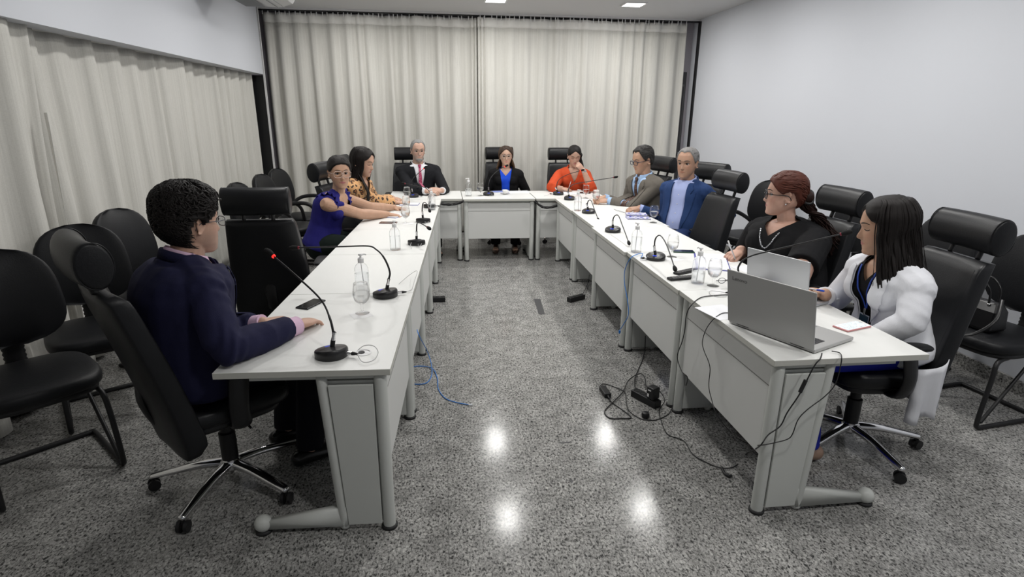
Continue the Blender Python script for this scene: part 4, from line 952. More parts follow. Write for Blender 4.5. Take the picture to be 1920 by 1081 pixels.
def rand_locks(mb, M, hl, n, th, r=.004, ln=.035, seed=1, curl=1.0, flow=None, top=1.0):
    rnd = random.Random(seed); A = np.array(hl); c = 0
    while c < n:
        z = rnd.uniform(-.08, .112); ph = rnd.uniform(-PI, PI); d = abs(math.degrees(ph))
        if z < np.interp(d, A[:, 0], A[:, 1])+.012+(.02 if 55 < d < 118 else 0): continue
        c += 1
        p = head_surf(ph, z); nn = V(p.x*1.3, p.y+.01, max(-.2, z)*0.9+.02).normalized(); p = p+nn*(th-.003)
        tdir = (V(rnd.uniform(-1, 1), rnd.uniform(-1, 1), rnd.uniform(-1, .6)) if flow is None else (V(*flow(ph, z))+V(rnd.uniform(-1, 1), rnd.uniform(-1, 1), rnd.uniform(-1, 1))*.35*curl))
        tdir = (tdir-nn*tdir.dot(nn)).normalized(); sd = nn.cross(tdir); q = rnd.uniform(-1, 1)*curl; L = ln*rnd.uniform(.6, 1.3)
        pts = []
        for t in (0, .25, .5, .75, 1):
            a_ = p+tdir*L*t+sd*q*L*0.8*t*t; z_ = max(-.1, min(.114, a_.z)); f_ = math.atan2(a_.x, a_.y+.008); b_ = head_surf(f_, z_); n_ = V(b_.x*1.3, b_.y, max(0, (z_-.03))*1.5).normalized()
            pts.append(b_+n_*(th*(1+(top-1)*smooth01((z_-.03)/.06))-.002+math.sin(t*PI)*.006*curl))
        rr = r*rnd.uniform(.7, 1.3)
        mb.tube(pts, [(rr*.6, rr*.5), (rr, rr*.6), (rr*1.1, rr*.6), (rr*.8, rr*.5), (rr*.25, rr*.2)], 6, up=nn, M=M)
def drape(mb, M, length, ph0, ph1, n, seed=2, off=.012, w=.008, part=.0, spread=1.0, wav=0.0, back=-.0, layers=2, inward=0.0):
    """long strands running from the parting over the skull and hanging down"""
    rnd = random.Random(seed)
    for sx in (-1, 1):
        n_ = int(n*2.2)
        for j in range(n_):
            for ly in range(layers):
                ph = math.radians(ph0+(ph1-ph0)*(j+rnd.random())/n_); o = off*(1-.35*ly)+rnd.uniform(-.002, .002)
                L = length*rnd.uniform(.9, 1.06)
                pts = []
                s = head_surf(ph, .075); pts.append(V(part, min(.055, s.y*0.75+.0), .113+off*.8-(.02 if s.y < -.06 else 0)))
                for z in (.095, .07, .035, 0, -.035):
                    q = head_surf(ph, z); q = V(abs(q.x)*sx, q.y, z); nn = V(q.x*1.3, q.y, max(0, z)).normalized(); pts.append(q+nn*o*(1.0+0.25*(z < .04)))
                b = pts[-1].copy(); base = V(b.x, b.y, 0)
                m_ = max(2, int((L-.035)/.05))
                for i in range(1, m_+1):
                    f = i/m_; z = -.035-(L-.035)*f
                    rad = base.normalized()
                    pts.append(V(b.x+rad.x*.012*spread*f*2+wav*math.sin(f*9+j*1.3)*.01-inward*sx*f*.02, b.y+rad.y*.01*spread*f+back*f+wav*math.cos(f*8+j)*.008, z))
                pts = spline(pts, 3); k = len(pts)
                ww = min(w, .0085)*rnd.uniform(.5, 1.3)
                mb.tube(pts, [(ww*(1-.55*(i/k)**3), .0030*(1-.4*(i/k)**3)) for i in range(k)], 6, up=None, M=M)

def hand(mb, W, D, Nn, s, right, curl=(.35, .4, .45, .5), thumb=0.6, spread=0.06, pinch=False):
    """W wrist, D direction along hand, Nn back-of-hand normal"""
    D = Vector(D).normalized(); Nn = (Vector(Nn)-D*Vector(Nn).dot(D)).normalized(); S = D.cross(Nn)   # towards thumb for the left? flip below
    side = -1 if right else 1                                     # thumb side sign along S
    M = Matrix((S*side, D, Nn)).transposed().to_4x4(); M.translation = W
    M = M @ Matrix.Scale(s, 4)
    pr = [(-.02, .026, .020), (0.0, .027, .019), (.02, .033, .018), (.05, .040, .017), (.08, .042, .0145), (.094, .040, .012)]
    mb.loft([[V(a*math.cos(2*PI*k/18), y, b*math.sin(2*PI*k/18)) for k in range(18)] for y, a, b in pr], M=M)
    fl = ((.0315, .074, .0092), (.0108, .083, .0095), (-.0105, .077, .0090), (-.0305, .060, .0080))
    for i, (x, L, r_) in enumerate(fl):
        c = curl[i]; ang = 0.05+c*0.5; p = V(x, .086, .0); pts = [p.copy()]; sp = (1.5-i)*spread
        for seg, ll in ((1, .44), (2, .30), (3, .26)):
            d = V(math.sin(sp), math.cos(sp)*math.cos(ang), -math.sin(ang)); p = p+d*L*ll; pts.append(p.copy()); ang += c*(0.95 if seg == 1 else 0.7)
        mb.tube(pts, [r_, r_*.97, r_*.88, r_*.72], 10, M=M)
    t0 = V(.024, .022, -.006); a = thumb
    t1 = t0+V(math.sin(a)*.045, math.cos(a)*.042, -.012); t2 = t1+V(math.sin(a*.55)*.032, math.cos(a*.55)*.032, -.008); t3 = t2+V(math.sin(a*.25)*.024, math.cos(a*.25)*.026, -.004)
    mb.tube([t0, t1, t2, t3], [.0145, .0115, .0105, .008], 10, M=M)
    return M

def ik(S, W, a, b, pole):
    d = W-S; L = d.length
    if L > (a+b)*.995: k = L/((a+b)*.995); a *= k; b *= k
    x = (a*a-b*b+L*L)/(2*L); h = math.sqrt(max(0, a*a-x*x)); u = d.normalized(); p = Vector(pole); p = (p-u*p.dot(u)).normalized()
    return S+u*x+p*h

TORSO_M = [(-.22, .150, .095), (-.14, .182, .125), (-.04, .186, .128), (.12, .172, .120), (.32, .160, .115), (.52, .166, .120), (.70, .180, .124), (.84, .184, .112), (.92, .162, .094), (.975, .112, .080), (1.02, .062, .064)]
TORSO_F = [(-.22, .150, .100), (-.14, .185, .130), (-.04, .186, .128), (.12, .160, .112), (.32, .138, .098), (.52, .142, .104), (.70, .158, .118), (.84, .162, .102), (.92, .140, .084), (.975, .095, .070), (1.02, .054, .055)]
class Fig:
    pass
def figure(sp):
    """works out joints; coordinates relative to sp['o']"""
    g = Fig(); s = sp.get('s', 1.08); g.s = s; g.sp = sp
    H = Vector(sp['head']); o = V(H.x, H.y, 0); g.o = o; H = H-o; g.H = H
    ha = math.radians(sp['haz']); ba = math.radians(sp['baz'])
    hs = sp.get('hs', s)
    g.HM = TR(*H) @ rotz(-ha) @ Matrix.Rotation(-math.radians(sp.get('pitch', 0)), 4, 'X') @ Matrix.Rotation(math.radians(sp.get('roll', 0)), 4, 'Y') @ Matrix.Scale(hs, 4)
    hf = V(math.sin(ha), math.cos(ha), 0); F = V(math.sin(ba), math.cos(ba), 0); X = V(math.cos(ba), -math.sin(ba), 0)
    NB = H + V(0, 0, -.150*s) - hf*.020*s - F*.015*s + Vector(sp.get('nb', (0, 0, 0)))
    pz = sp.get('pz', .62); lean = math.tan(math.radians(sp.get('lean', 10)))
    P0 = V(NB.x, NB.y, 0)-F*lean*(NB.z-pz); P0.z = pz
    g.NB, g.P0, g.F0, g.X = NB, P0, F, X
    U = (NB-P0); g.TL = U.length; U = U.normalized(); g.U = U; g.F = (F-U*F.dot(U)).normalized()
    bow = sp.get('bow', .02)
    g.spine = lambda t: P0+(NB-P0)*t-g.F*bow*math.sin(PI*max(0, min(1, t)))
    sw = sp.get('sw', .170 if sp['sex'] == 'm' else .155)*s; g.sw = sw
    g.sh = {}; g.el = {}; g.wr = {}
    for k, sx in (('R', 1), ('L', -1)):
        g.sh[k] = NB + X*sx*sw - U*(.080*s) + Vector(sp.get('sh'+k, (0, 0, 0)))
        g.wr[k] = Vector(sp['w'+k])-o
        if ('e'+k) in sp: g.el[k] = Vector(sp['e'+k])-o
        else: g.el[k] = ik(g.sh[k], g.wr[k], .285*s, .255*s, sp.get('p'+k, -V(0, 0, 1)+X*sx*.5-F*.3))
    g.hip = {}; g.knee = {}; g.ank = {}
    for k, sx in (('R', 1), ('L', -1)):
        g.hip[k] = P0+X*sx*.09*s-V(0, 0, .03)
        g.knee[k] = g.hip[k]+F*.43*s+X*sx*.03; g.knee[k].z = .575
        g.ank[k] = g.knee[k]+F*sp.get('foot', -.06); g.ank[k].z = .09
    g.T = lambda x, f, t: g.spine(t)+X*x+g.F*f       # torso frame point
    return g
def torso(mb, g, inf=0.0, infs=None, t0=-9, t1=9, bust=True, depth=1.0):
    sp = g.sp; tab = TORSO_M if sp['sex'] == 'm' else TORSO_F; s = g.s; wf = sp.get('wide', 1.0); bf = sp.get('belly', 0.0)
    rings = []; n = 32
    A = np.array(tab); ts = [t for t in np.linspace(-.22, 1.02, 30) if t0 <= t <= t1]
    for t in ts:
        hw = float(np.interp(t, A[:, 0], A[:, 1]))*s*wf+inf; hd = float(np.interp(t, A[:, 0], A[:, 2]))*s*wf*depth+inf
        b = bf*math.exp(-((t-.22)/.25)**2); c = g.spine(t)+g.F*b*.5
        hd += b*.5; hw += b*.35
        ring = []
        for k in range(n):
            a = 2*PI*k/n; x = math.copysign(abs(math.cos(a))**.82, math.cos(a)); y = math.copysign(abs(math.sin(a))**.9, math.sin(a))
            ring.append(c+g.X*hw*x+g.F*hd*y)
        rings.append(ring)
    mb.loft(rings)
    if sp['sex'] == 'f' and bust:
        br = sp.get('bust', .056)*s
        for sx in (-1, 1):
            c = g.T(sx*.075*s*wf, .075*s*wf, .66); mb.ball(tuple(c), br+inf*.7, 14)
    for k in 'RL':
        mb.ball(tuple(g.sh[k]), .052*s+inf, 12)
        mb.tube([g.spine(.93), g.sh[k]], [(.055*s+inf), .054*s+inf], 10)
def arm(mb, g, k, r0, r1, r2, r3, end=1.0, start=0.0, caps='round'):
    """shoulder r0, above elbow r1, forearm r2, end r3; end = fraction of forearm covered"""
    S, E, W = g.sh[k], g.el[k], g.wr[k]; s = g.s
    if end < 0:
        q = -end; return mb.tube([S, S.lerp(E, q*.5), S.lerp(E, q)], [r0*s, (r0+r1)*.5*s, r1*s], 16, caps=caps)
    pts = [S.lerp(E, q) for q in (0, .3, .6, .88)]+[E+(S.lerp(E, .97)-E)*0+(W-E)*0.02]
    rr = [r0, r0*.97, (r0+r1)/2, r1, r1*1.0]
    nf = 6
    for i in range(1, nf+1):
        f = i/nf*end; pts.append(E.lerp(W, f)); q = f
        rr.append((r2 if q < .35 else r2+(r3-r2)*(q-.35)/.65))
    pts2, rr2 = [], []
    for p, q in zip(pts, rr): pts2.append(p); rr2.append(q*s)
    mb.tube(pts2, rr2, 16, caps=caps)
SKINS = {}
def skin_mat(name, col):
    if name in MATS: return MATS[name]
    mt = mat(name, col, 0.48, sss=0.12, bump=(180, 0.10), spec=0.4)
    nt, b = nodes_of(mt); at = N(nt, 'ShaderNodeAttribute', attribute_name='tint')
    n = N(nt, 'ShaderNodeTexNoise', i_Scale=25.0, i_Detail=3.0); tc = N(nt, 'ShaderNodeTexCoord'); nt.links.new(tc.outputs['Object'], n.inputs['Vector'])
    mr = N(nt, 'ShaderNodeMapRange'); mr.inputs[1].default_value = .3; mr.inputs[2].default_value = .7; mr.inputs[3].default_value = .93; mr.inputs[4].default_value = 1.05; nt.links.new(n.outputs['Fac'], mr.inputs[0])
    mx = N(nt, 'ShaderNodeMix', data_type='RGBA', blend_type='MULTIPLY'); mx.inputs[0].default_value = 1
    nt.links.new(at.outputs['Color'], mx.inputs[6]); nt.links.new(mr.outputs[0], mx.inputs[7]); nt.links.new(mx.outputs[2], b.inputs['Base Color'])
    return mt
def folds(me, g, amp, scale=9.0, seed=0, stretch=(1, 1, .6), elbows=True, above=None):
    co = get_co(me); nn = np.empty(len(me.vertices)*3, dtype=np.float32); me.vertices.foreach_get('normal', nn); nn = nn.reshape(-1, 3)
    El = [np.array(g.el[k]) for k in 'RL']; Sh = [np.array(g.sh[k]) for k in 'RL']; Wr = [np.array(g.wr[k]) for k in 'RL']
    out = co.copy()
    d = np.zeros(len(co))
    for i, c in enumerate(co):
        v = Vector((c[0]*stretch[0]*scale+seed, c[1]*stretch[1]*scale, c[2]*stretch[2]*scale))
        q = noise.noise(v); q2 = noise.noise(v*2.3)
        d[i] = amp*(1-abs(q)*2.6)*.6+amp*.5*q2
    if elbows:
        for e, s0, w in zip(El, Sh, Wr):
            for c0, ax, rad, k in ((e, w-s0, .09, 120), (s0, np.array(g.el['R'])-s0, .10, 85)):
                ax = ax/np.linalg.norm(ax); r = co-c0; dd = np.linalg.norm(r, axis=1); f = np.exp(-(dd/rad)**2)
                ph = r@ax*k + 2.5*np.sin(co@np.array([22., 17., 9.]))
                d += f*amp*.75*np.sin(ph)
    out = co + nn*d[:, None]
    set_co(me, out)
def cut(me, planes_region, inside):
    """bisect along planes [(point, normal)] then drop faces whose centre satisfies inside(c)"""
    bm = bmesh.new(); bm.from_mesh(me)
    for p, n in planes_region:
        bmesh.ops.bisect_plane(bm, geom=bm.verts[:]+bm.edges[:]+bm.faces[:], plane_co=p, plane_no=n, dist=1e-5)
    kill = [f for f in bm.faces if inside(f.calc_center_median())]
    bmesh.ops.delete(bm, geom=kill, context='FACES')
    bm.to_mesh(me); bm.free(); me.update()
def garment(name, me, m, root, thick=0.004, parent=None):
    o = link(name, me, m, parent or root)
    if thick:
        s = o.modifiers.new('t', 'SOLIDIFY'); s.thickness = thick; s.offset = -1
    return o
def decal(name, g, bvh, outline, m, parent, off=.004, thick=.004, res=.008, depth=.45):
    """flat cloth piece laid on the front of the torso; outline in (x, t) torso coordinates"""
    P = [(x, t*g.TL) for x, t in outline]
    bm = bmesh.new(); vs = [bm.verts.new((x, y, 0)) for x, y in P]; f = bm.faces.new(vs)
    xs = [p[0] for p in P]; ys = [p[1] for p in P]
    bmesh.ops.triangulate(bm, faces=[f])
    for ax, lo, hi in ((0, min(xs), max(xs)), (1, min(ys), max(ys))):
        q = math.floor(lo/res)*res+res*.37
        while q < hi:
            co = V(q, 0, 0) if ax == 0 else V(0, q, 0); no = V(1, 0, 0) if ax == 0 else V(0, 1, 0)
            bmesh.ops.bisect_plane(bm, geom=bm.verts[:]+bm.edges[:]+bm.faces[:], plane_co=co, plane_no=no, dist=1e-6); q += res
    last = 0.1
    for v in bm.verts:
        t = v.co.y/g.TL; p = g.T(v.co.x, depth, t); h = bvh.ray_cast(p, -g.F)
        if h[0] is not None: q = h[0]+g.F*off
        else: q = g.T(v.co.x, last, t)
        last = (q-g.T(0, 0, t)).dot(g.F); v.co = q
    me = bpy.data.meshes.new(name); bm.normal_update(); bm.to_mesh(me); bm.free()
    o = link(name, me, m, parent); s = o.modifiers.new('t', 'SOLIDIFY'); s.thickness = thick; s.offset = 1 
    # make outward side face forward
    me.update()
    if len(me.polygons) and sum(Vector(p.normal).dot(g.F) for p in me.polygons) < 0: me.flip_normals()
    return o
def glasses(g, root, m, lens=None, half=(.026, .019), rr=.0016, ov=.62, z0=-.002):
    M = g.HM; fr = MB(); y0 = .102
    for sx in (-1, 1):
        pts = []
        for k in range(28):
            a = 2*PI*k/28; c, s_ = math.cos(a), math.sin(a)
            pts.append((sx*.032+half[0]*math.copysign(abs(c)**ov, c), y0-abs((sx*.032+half[0]*c))*.13, z0+half[1]*math.copysign(abs(s_)**ov, s_)))
        fr.tube(pts, rr, 6, closed=True, M=M)
        fr.tube(spline([(sx*(.031+half[0]), y0-.008, z0+half[1]*.4), (sx*.072, .06, z0+.005), (sx*.078, .0, z0+.004), (sx*.079, -.02, z0-.006), (sx*.077, -.028, z0-.02)], 4), rr, 6, M=M)
    fr.tube(spline([(-.009, y0, z0+.004), (0, y0+.003, z0+.008), (.009, y0, z0+.004)], 3), rr, 6, M=M)
    o = fr.build('glasses', m, root)
    ln = MB()
    for sx in (-1, 1):
        c = [V(sx*.032+half[0]*.97*math.copysign(abs(math.cos(a))**ov, math.cos(a)), 0, z0+half[1]*.97*math.copysign(abs(math.sin(a))**ov, math.sin(a))) for a in [2*PI*k/20 for k in range(20)]]
        for p in c: p.y = y0-abs(p.x)*.13
        l1 = MB(); l1.loft([[p+V(0, .0006, 0) for p in c], [p-V(0, .0006, 0) for p in c]], M=M)
        l1.build('lens', M_lens, o, smooth=False)
    return o
M_lens = mat('spectacle_lens', (1, 1, 1), 0.0, trans=1.0, ior=1.05, spec=0.3)
M_lens.node_tree.nodes['Principled BSDF'].inputs['Alpha'].default_value = .18
M_eyew = mat('eye_white', (0.42, 0.39, 0.37), 0.25); M_iris = mat('eye_iris', (0.03, 0.015, 0.008), 0.2); M_pupil = mat('eye_pupil', (0.003, 0.003, 0.003), 0.15)
def body(sp):
    """head, neck, trunk, arms, hands and legs as one skinned surface; returns figure, root"""
    g = figure(sp); s = g.s; o = g.o
    root = thing('person', sp['label'], 'person', tuple(o)); g.root = root
    mb = MB(); add_head(mb, g.HM, sp.get('closed', False), sp.get('nose', 1.0), sp.get('jaw', 1.0))
    nk = g.HM @ V(0, -.012, -.06); rn = (.056 if sp['sex'] == 'm' else .047)*s
    mb.tube([g.spine(.90), g.NB.lerp(nk, .15)+V(0, 0, .0), g.NB.lerp(nk, .6), nk], [rn*1.0, rn*1.05, rn, rn*1.02], 16)
    torso(mb, g, sp.get('shrink', -.012))
    ar = sp.get('armr', 1.0)
    for k in 'RL':
        arm(mb, g, k, .049*min(ar, 1.1), .041*ar, .040*ar, .027*(.5+.5*ar), 1.0)
        h = sp.get('h'+k, {}); D = Vector(h.get('d', (g.wr[k]-g.el[k]).normalized())); nn = Vector(h.get('n', (0, 0, 1)))
        g.__dict__['HM'+k] = hand(mb, g.wr[k], D, nn, s*.98*(1 if sp['sex'] == 'm' else .92), k == 'R', h.get('curl', (.35, .4, .45, .5)), h.get('thumb', .6), h.get('spread', .06))
    for k in 'RL':
        mb.tube([g.hip[k], g.hip[k].lerp(g.knee[k], .5), g.knee[k]], [.078*s, .068*s, .052*s], 14)
        mb.tube([g.knee[k], g.knee[k].lerp(g.ank[k], .3), g.ank[k]], [.052*s, .050*s, .034*s], 14)
        f0 = g.ank[k]+V(0, 0, -.045); mb.tube([f0-g.F0*.05, f0+g.F0*.06, f0+g.F0*.17], [(.034, .03), (.042, .028), (.036, .018)], 12, up=(0, 0, 1))
    me = remesh(mb, sp.get('voxel', .0045), 2, .4)
    co = get_co(me); inv = np.array(g.HM.inverted()); L = co@inv[:3, :3].T+inv[:3, 3]
    x, y, z = L[:, 0], L[:, 1], L[:, 2]; base = np.array(sp['skin']); col = np.tile(base, (len(co), 1))
    front = (y > .045)
    lip = np.exp(-((x/.0225)**2)**3-(((z+.0625-.12*np.abs(x)*0)/(.0085*(1.05-np.clip(np.abs(x)/.03,0,.8))))**2)**3)*front
    lc = np.array(sp.get('lip', base*(np.array([.84, .62, .6]) if sp['sex'] == 'm' else np.array([.78, .52, .5])))); col = col*(1-lip[:, None]*.9)+lc*lip[:, None]*.9
    ck = np.exp(-((np.abs(x)-.042)/.018)**2-((z+.03)/.02)**2)*front*.35; col = col*(1-ck[:, None]*np.array([0, .25, .25]))
    if sp.get('stubble'):
        inhead = (z > -.13) & (z < -.015) & (y > -.02) & (np.abs(x) < .09)
        st = inhead*np.clip((-.02-z)/.03, 0, 1)*np.clip((y+.02)/.03, 0, 1)*(1-np.exp(-((np.abs(x)-.035)/.014)**2-((z+.032)/.016)**2))*(1-lip)
        sc = np.array(sp['stubble'][1]); a = (st*sp['stubble'][0])[:, None]; col = col*(1-a)+sc*a
    ca = me.color_attributes.new('tint', 'FLOAT_COLOR', 'POINT')
    ca.data.foreach_set('color', np.hstack([col, np.ones((len(col), 1))]).astype(np.float32).ravel())
    bo = link('body', me, skin_mat(sp.get('skinmat', 'skin'), (0.5, 0.3, 0.2)), root); g.body = bo; g.bvh = bvh_of(me)
    # eyes, lashes, brows
    hb = g.bvh; M = g.HM; Minv = M.inverted(); fwd = (M.to_3x3() @ V(0, 1, 0)).normalized()
    def onface(x_, z_, off):
        p = M @ V(x_, .2, z_); h = hb.ray_cast(p, -fwd)
        q = h[0] if h[0] is not None else M @ V(x_, .085, z_)
        return Minv @ q + V(0, off, 0)
    if not sp.get('closed'):
        for sx in (-1, 1):
            e = MB(); gz = V(*sp.get('gaze', (0, 1, 0))).normalized(); R_ = aim(gz)
            prof = [(math.sin(a), -math.cos(a)) for a in np.linspace(.05, PI-.02, 22)]
            rings = [[V(.0128*r_*math.cos(2*PI*k/16), .0128*r_*math.sin(2*PI*k/16), .0128*zz) for k in range(16)] for r_, zz in prof]
            e.loft(rings, M=M @ TR(sx*.0305, .0630, .001) @ R_)
            me_o = e.build('eye', [M_eyew, M_iris, M_pupil], root)
            gw = (M.to_3x3() @ gz).normalized(); c0 = M @ V(sx*.0305, .0630, .001)
            for p in me_o.data.polygons:
                a = (Vector(p.center)-c0).normalized().dot(gw); p.material_index = 2 if a > .965 else (1 if a > .86 else 0)
    lash = MB()
    for sx in (-1, 1):
        zz = (lambda q: .0075-.0055*q*q) if not sp.get('closed') else (lambda q: -.006+.005*q*q)
        lash.tube([onface(sx*(.0315+.0145*q), zz(q), .0010) for q in np.linspace(-1, 1, 7)], [.0009, .0016, .0020, .0020, .0020, .0018, .0010], 5, M=M)
    lash.build('eyelashes', mat('lash', (.01, .008, .007), .6), root)
    bc = sp.get('browc', (.02, .015, .012)); br = MB(); bz = sp.get('browz', .024); bt = sp.get('browt', .0024)
    for sx in (-1, 1):
        br.tube([onface(sx*(.0325+.019*q), bz+.004*(1-q*q)-.002*q*0-(.002 if q > .6 else 0), .0008) for q in np.linspace(-1, 1, 8)], [(bt*.6*f_, bt*f_) for f_ in (.7, 1, 1.1, 1.05, .95, .8, .6, .3)], 6, M=M, up=(0, 0, 1))
    br.build('eyebrows', mat('brow_%.2f' % bc[0], bc, .8), root)
    return g
def skin_sleeveless(g): pass
def trousers(g, m, name='trousers', wide=1.0, shoes=None, skirt=False):
    s = g.s; mb = MB(); torso(mb, g, .006, t0=-.22, t1=.12, bust=False) if False else None
    rings = []
    mb.tube([g.spine(-.16), g.spine(-.04)], [(.165*s, .12*s), (.165*s, .115*s)], 20, up=g.F)
    for k in 'RL':
        mb.tube([g.hip[k], g.hip[k].lerp(g.knee[k], .5), g.knee[k]], [.092*s, .082*s*wide, .066*s*wide], 16)
        e = g.ank[k]+V(0, 0, .0); mb.tube([g.knee[k], g.knee[k].lerp(e, .5), e], [.066*s*wide, .060*s*wide, .058*s*wide], 16, caps='flat')
    me = remesh(mb, .009, 3); folds(me, g, .003, 10, 3, elbows=False)
    o = garment(name, me, m, g.root, 0)
    if shoes:
        for k in 'RL':
            f0 = g.ank[k]+V(0, 0, -.05); b = MB()
            b.tube([f0-g.F0*.065+V(0, 0, .005), f0-g.F0*.02+V(0, 0, .01), f0+g.F0*.08+V(0, 0, -.002), f0+g.F0*.17+V(0, 0, -.012), f0+g.F0*.205+V(0, 0, -.018)], [(.036, .04), (.042, .045), (.05, .036), (.044, .024), (.025, .014)], 16, up=(0, 0, 1))
            b.box(-.0, .0, 0, 0, 0, 0) if False else None
            b.build('shoe', shoes, g.root)
    return o
def jacket(g, m, name='jacket', inf=.020, vtop=.062, vbot=.28, vx=.0, slv=(.063, .056, .052, .041), send=.93, fold=.0035, lapel=None, vox=.0075, open_w=0.0, seed=0, hem=-.2, wide=1.0, lapw=.055, bustb=True):
    """open-front jacket; V opening from the neck sides to a point vbot on the torso axis; open_w>0 keeps it open down to the hem"""
    mb = MB(); torso(mb, g, inf, t0=hem, t1=1.0, bust=bustb)
    for k in 'RL': arm(mb, g, k, *slv, end=send, caps='flat')
    for k in 'RL': mb.ball(tuple(g.sh[k]+V(0, 0, .002)), (.046*g.s+inf), 12)
    mb.tube([g.spine(.84)-g.F*.008, g.spine(.985)-g.F*.008], .078*g.s+inf*.6, 16, caps='flat')
    me = remesh(mb, vox, 7); folds(me, g, fold, 8, seed)
    bv = bvh_of(me); g.jbvh = bv
    s = g.s; a = g.T(-vtop*s, 0, .99); b = g.T(vtop*s, 0, .99); c0 = g.T(vx-open_w, 0, vbot); c1 = g.T(vx+open_w, 0, vbot)
    def pl(p, q):
        d = (q-p); n = d.cross(g.F).normalized(); return n
    n1 = pl(c0, a); n2 = pl(c1, b)
    if n1.dot(g.X) < 0: n1 = -n1
    if n2.dot(g.X) > 0: n2 = -n2
    planes = [(c0, n1), (c1, n2), (g.T(0, 0, vbot), g.U)]
    inside = lambda c: (c-g.spine((c-g.P0).dot(g.U)/g.TL)).dot(g.F) > .004 and (c-c0).dot(n1) > 0 and (c-c1).dot(n2) > 0 and (c-g.T(0, 0, vbot)).dot(g.U) > 0
    if open_w > 0:
        xw0, xw1 = vx-open_w, vx+open_w
        planes += [(g.T(xw0, 0, .3), g.X), (g.T(xw1, 0, .3), g.X)]
        ins1 = inside
        inside = lambda c: ins1(c) or ((c-g.spine(.5)).dot(g.F) > .02 and xw0 < (c-g.spine(.3)).dot(g.X) < xw1 and (c-g.T(0, 0, vbot)).dot(g.U) <= 0)
    cut(me, planes, inside)
    o = garment(name, me, m, g.root, .005)
    if lapel:
        for sx in (-1, 1):
            xt = sx*vtop*s; xb = vx+sx*open_w; w = lapw*s; tt = .955
            def edge(t): return xb+(xt-xb)*(t-vbot)/(.99-vbot)
            if lapel == 'notch':
                ol = [(edge(vbot)+sx*.001, vbot), (edge(vbot+.22)+sx*w*.72, vbot+.26), (edge(.66)+sx*w*1.25, .70), (edge(.72)+sx*w*1.35, .80), (edge(.78)+sx*w*.62, .765), (edge(.80)+sx*w*.98, .86), (edge(.90)+sx*w*.62, .955), (edge(tt), tt)]
            else:
                ol = [(edge(vbot), vbot), (edge(vbot+.2)+sx*w*.6, vbot+.2), (edge(.60)+sx*w, .62), (edge(.80)+sx*w*.9, .86), (edge(.90)+sx*w*.5, .95), (edge(tt), tt)]
            decal('lapel', g, bv, ol, m, o, .0045, .004)
    return o
def collar(g, m, parent, h=.036, r=1.0, gap=35, open_=0.0, tips=True):
    """shirt collar folded round the neck"""
    s = g.s; mb = MB(); n = 30; nk = g.HM @ V(0, -.012, -.06); ax = (nk-g.NB).normalized(); c0 = g.NB.lerp(nk, -.02)
    Fx = (g.F-ax*g.F.dot(ax)).normalized(); Xx = Fx.cross(ax)
    rows = []
    R0 = (.056 if g.sp['sex'] == 'm' else .048)*s*1.12*r
    for j, (dr, dz) in enumerate(((.004, -.004), (.003, h*.8), (.006, h*.85), (.010, h*.7), (.013, -.008))):
        row = []
        for i in range(n+1):
            a = math.radians(gap+(360-2*gap)*i/n); f = abs(i/n*2-1); k = f**3
            rad = R0+(dr+(.014*k if j == 4 else 0))*s; tip = (.030*k if j == 4 else 0)*s*(1 if tips else .3)
            row.append(c0+Fx*math.cos(a)*(rad*1.05+tip*.6+open_*k)+Xx*math.sin(a)*(rad)+ax*((dz-.012*math.cos(a))*s-tip*1.0))
        rows.append(row)
    W = n+1; mb.add([p for r_ in rows for p in r_], [(a*W+c, a*W+c+1, (a+1)*W+c+1, (a+1)*W+c) for a in range(4) for c in range(n)])
    o = mb.build('collar', m, parent); q = o.modifiers.new('t', 'SOLIDIFY'); q.thickness = .0025
    return o
def shirt(g, m, name='shirt', inf=.009, slv=(.056, .050, .048, .036), send=1.0, cuffs=True, t1=1.02, fold=.0015, vox=.008, vneck=None, seed=5, hem=-.12):
    mb = MB(); torso(mb, g, inf, t0=hem, t1=t1)
    if slv:
        for k in 'RL': arm(mb, g, k, *slv, end=send, caps='flat')
    me = remesh(mb, vox, 3, .4); folds(me, g, fold, 9, seed)
    g.sbvh = bvh_of(me)
    if vneck:
        vt, vb, fr = vneck; s = g.s; a = g.T(-vt*s, 0, 1.0); b = g.T(vt*s, 0, 1.0); c = g.T(0, 0, vb)
        n1 = (a-c).cross(g.F).normalized(); n2 = (b-c).cross(g.F).normalized()
        if n1.dot(g.X) < 0: n1 = -n1
        if n2.dot(g.X) > 0: n2 = -n2
        cut(me, [(c, n1), (c, n2), (g.spine(.8)+g.F*fr, g.F)], lambda q: (q-g.spine(.8)).dot(g.F) > fr and (q-c).dot(n1) > 0 and (q-c).dot(n2) > 0 and (q-c).dot(g.U) > 0)
    return garment(name, me, m, g.root, .003)
def cuff(g, k, m, r=.036, l=.035, at=1.0):
    d = (g.wr[k]-g.el[k]).normalized(); p = g.wr[k]+d*(at-1); mb = MB()
    mb.tube([p-d*l, p+d*.004], r*g.s, 18, caps='flat'); o = mb.build('cuff', m, g.root, auto=.8); return o
def necktie(g, m, parent, top=.93, bot=.1, knot=True):
    s = g.s; bv = g.sbvh
    o = decal('necktie', g, bv, [(-.012*s, top-.04), (.012*s, top-.04), (.030*s, bot+.08), (0, bot), (-.030*s, bot+.08)], m, parent, .004, .005)
    k = MB(); c = g.T(0, .06*s, top-.01); h = bv.ray_cast(g.T(0, .4, top-.02), -g.F)
    if h[0] is not None: c = h[0]+g.F*.008+g.U*.01
    R_ = Matrix((g.X, g.F, g.U)).transposed().to_4x4(); R_.translation = c
    k.loft([[V(w*math.cos(2*PI*q/12), .010*math.sin(2*PI*q/12), z) for q in range(12)] for z, w in ((-.022*s, .010*s), (-.01, .014*s), (.012*s, .019*s), (.018*s, .016*s))], M=R_)
    k.build('knot', m, o); return o
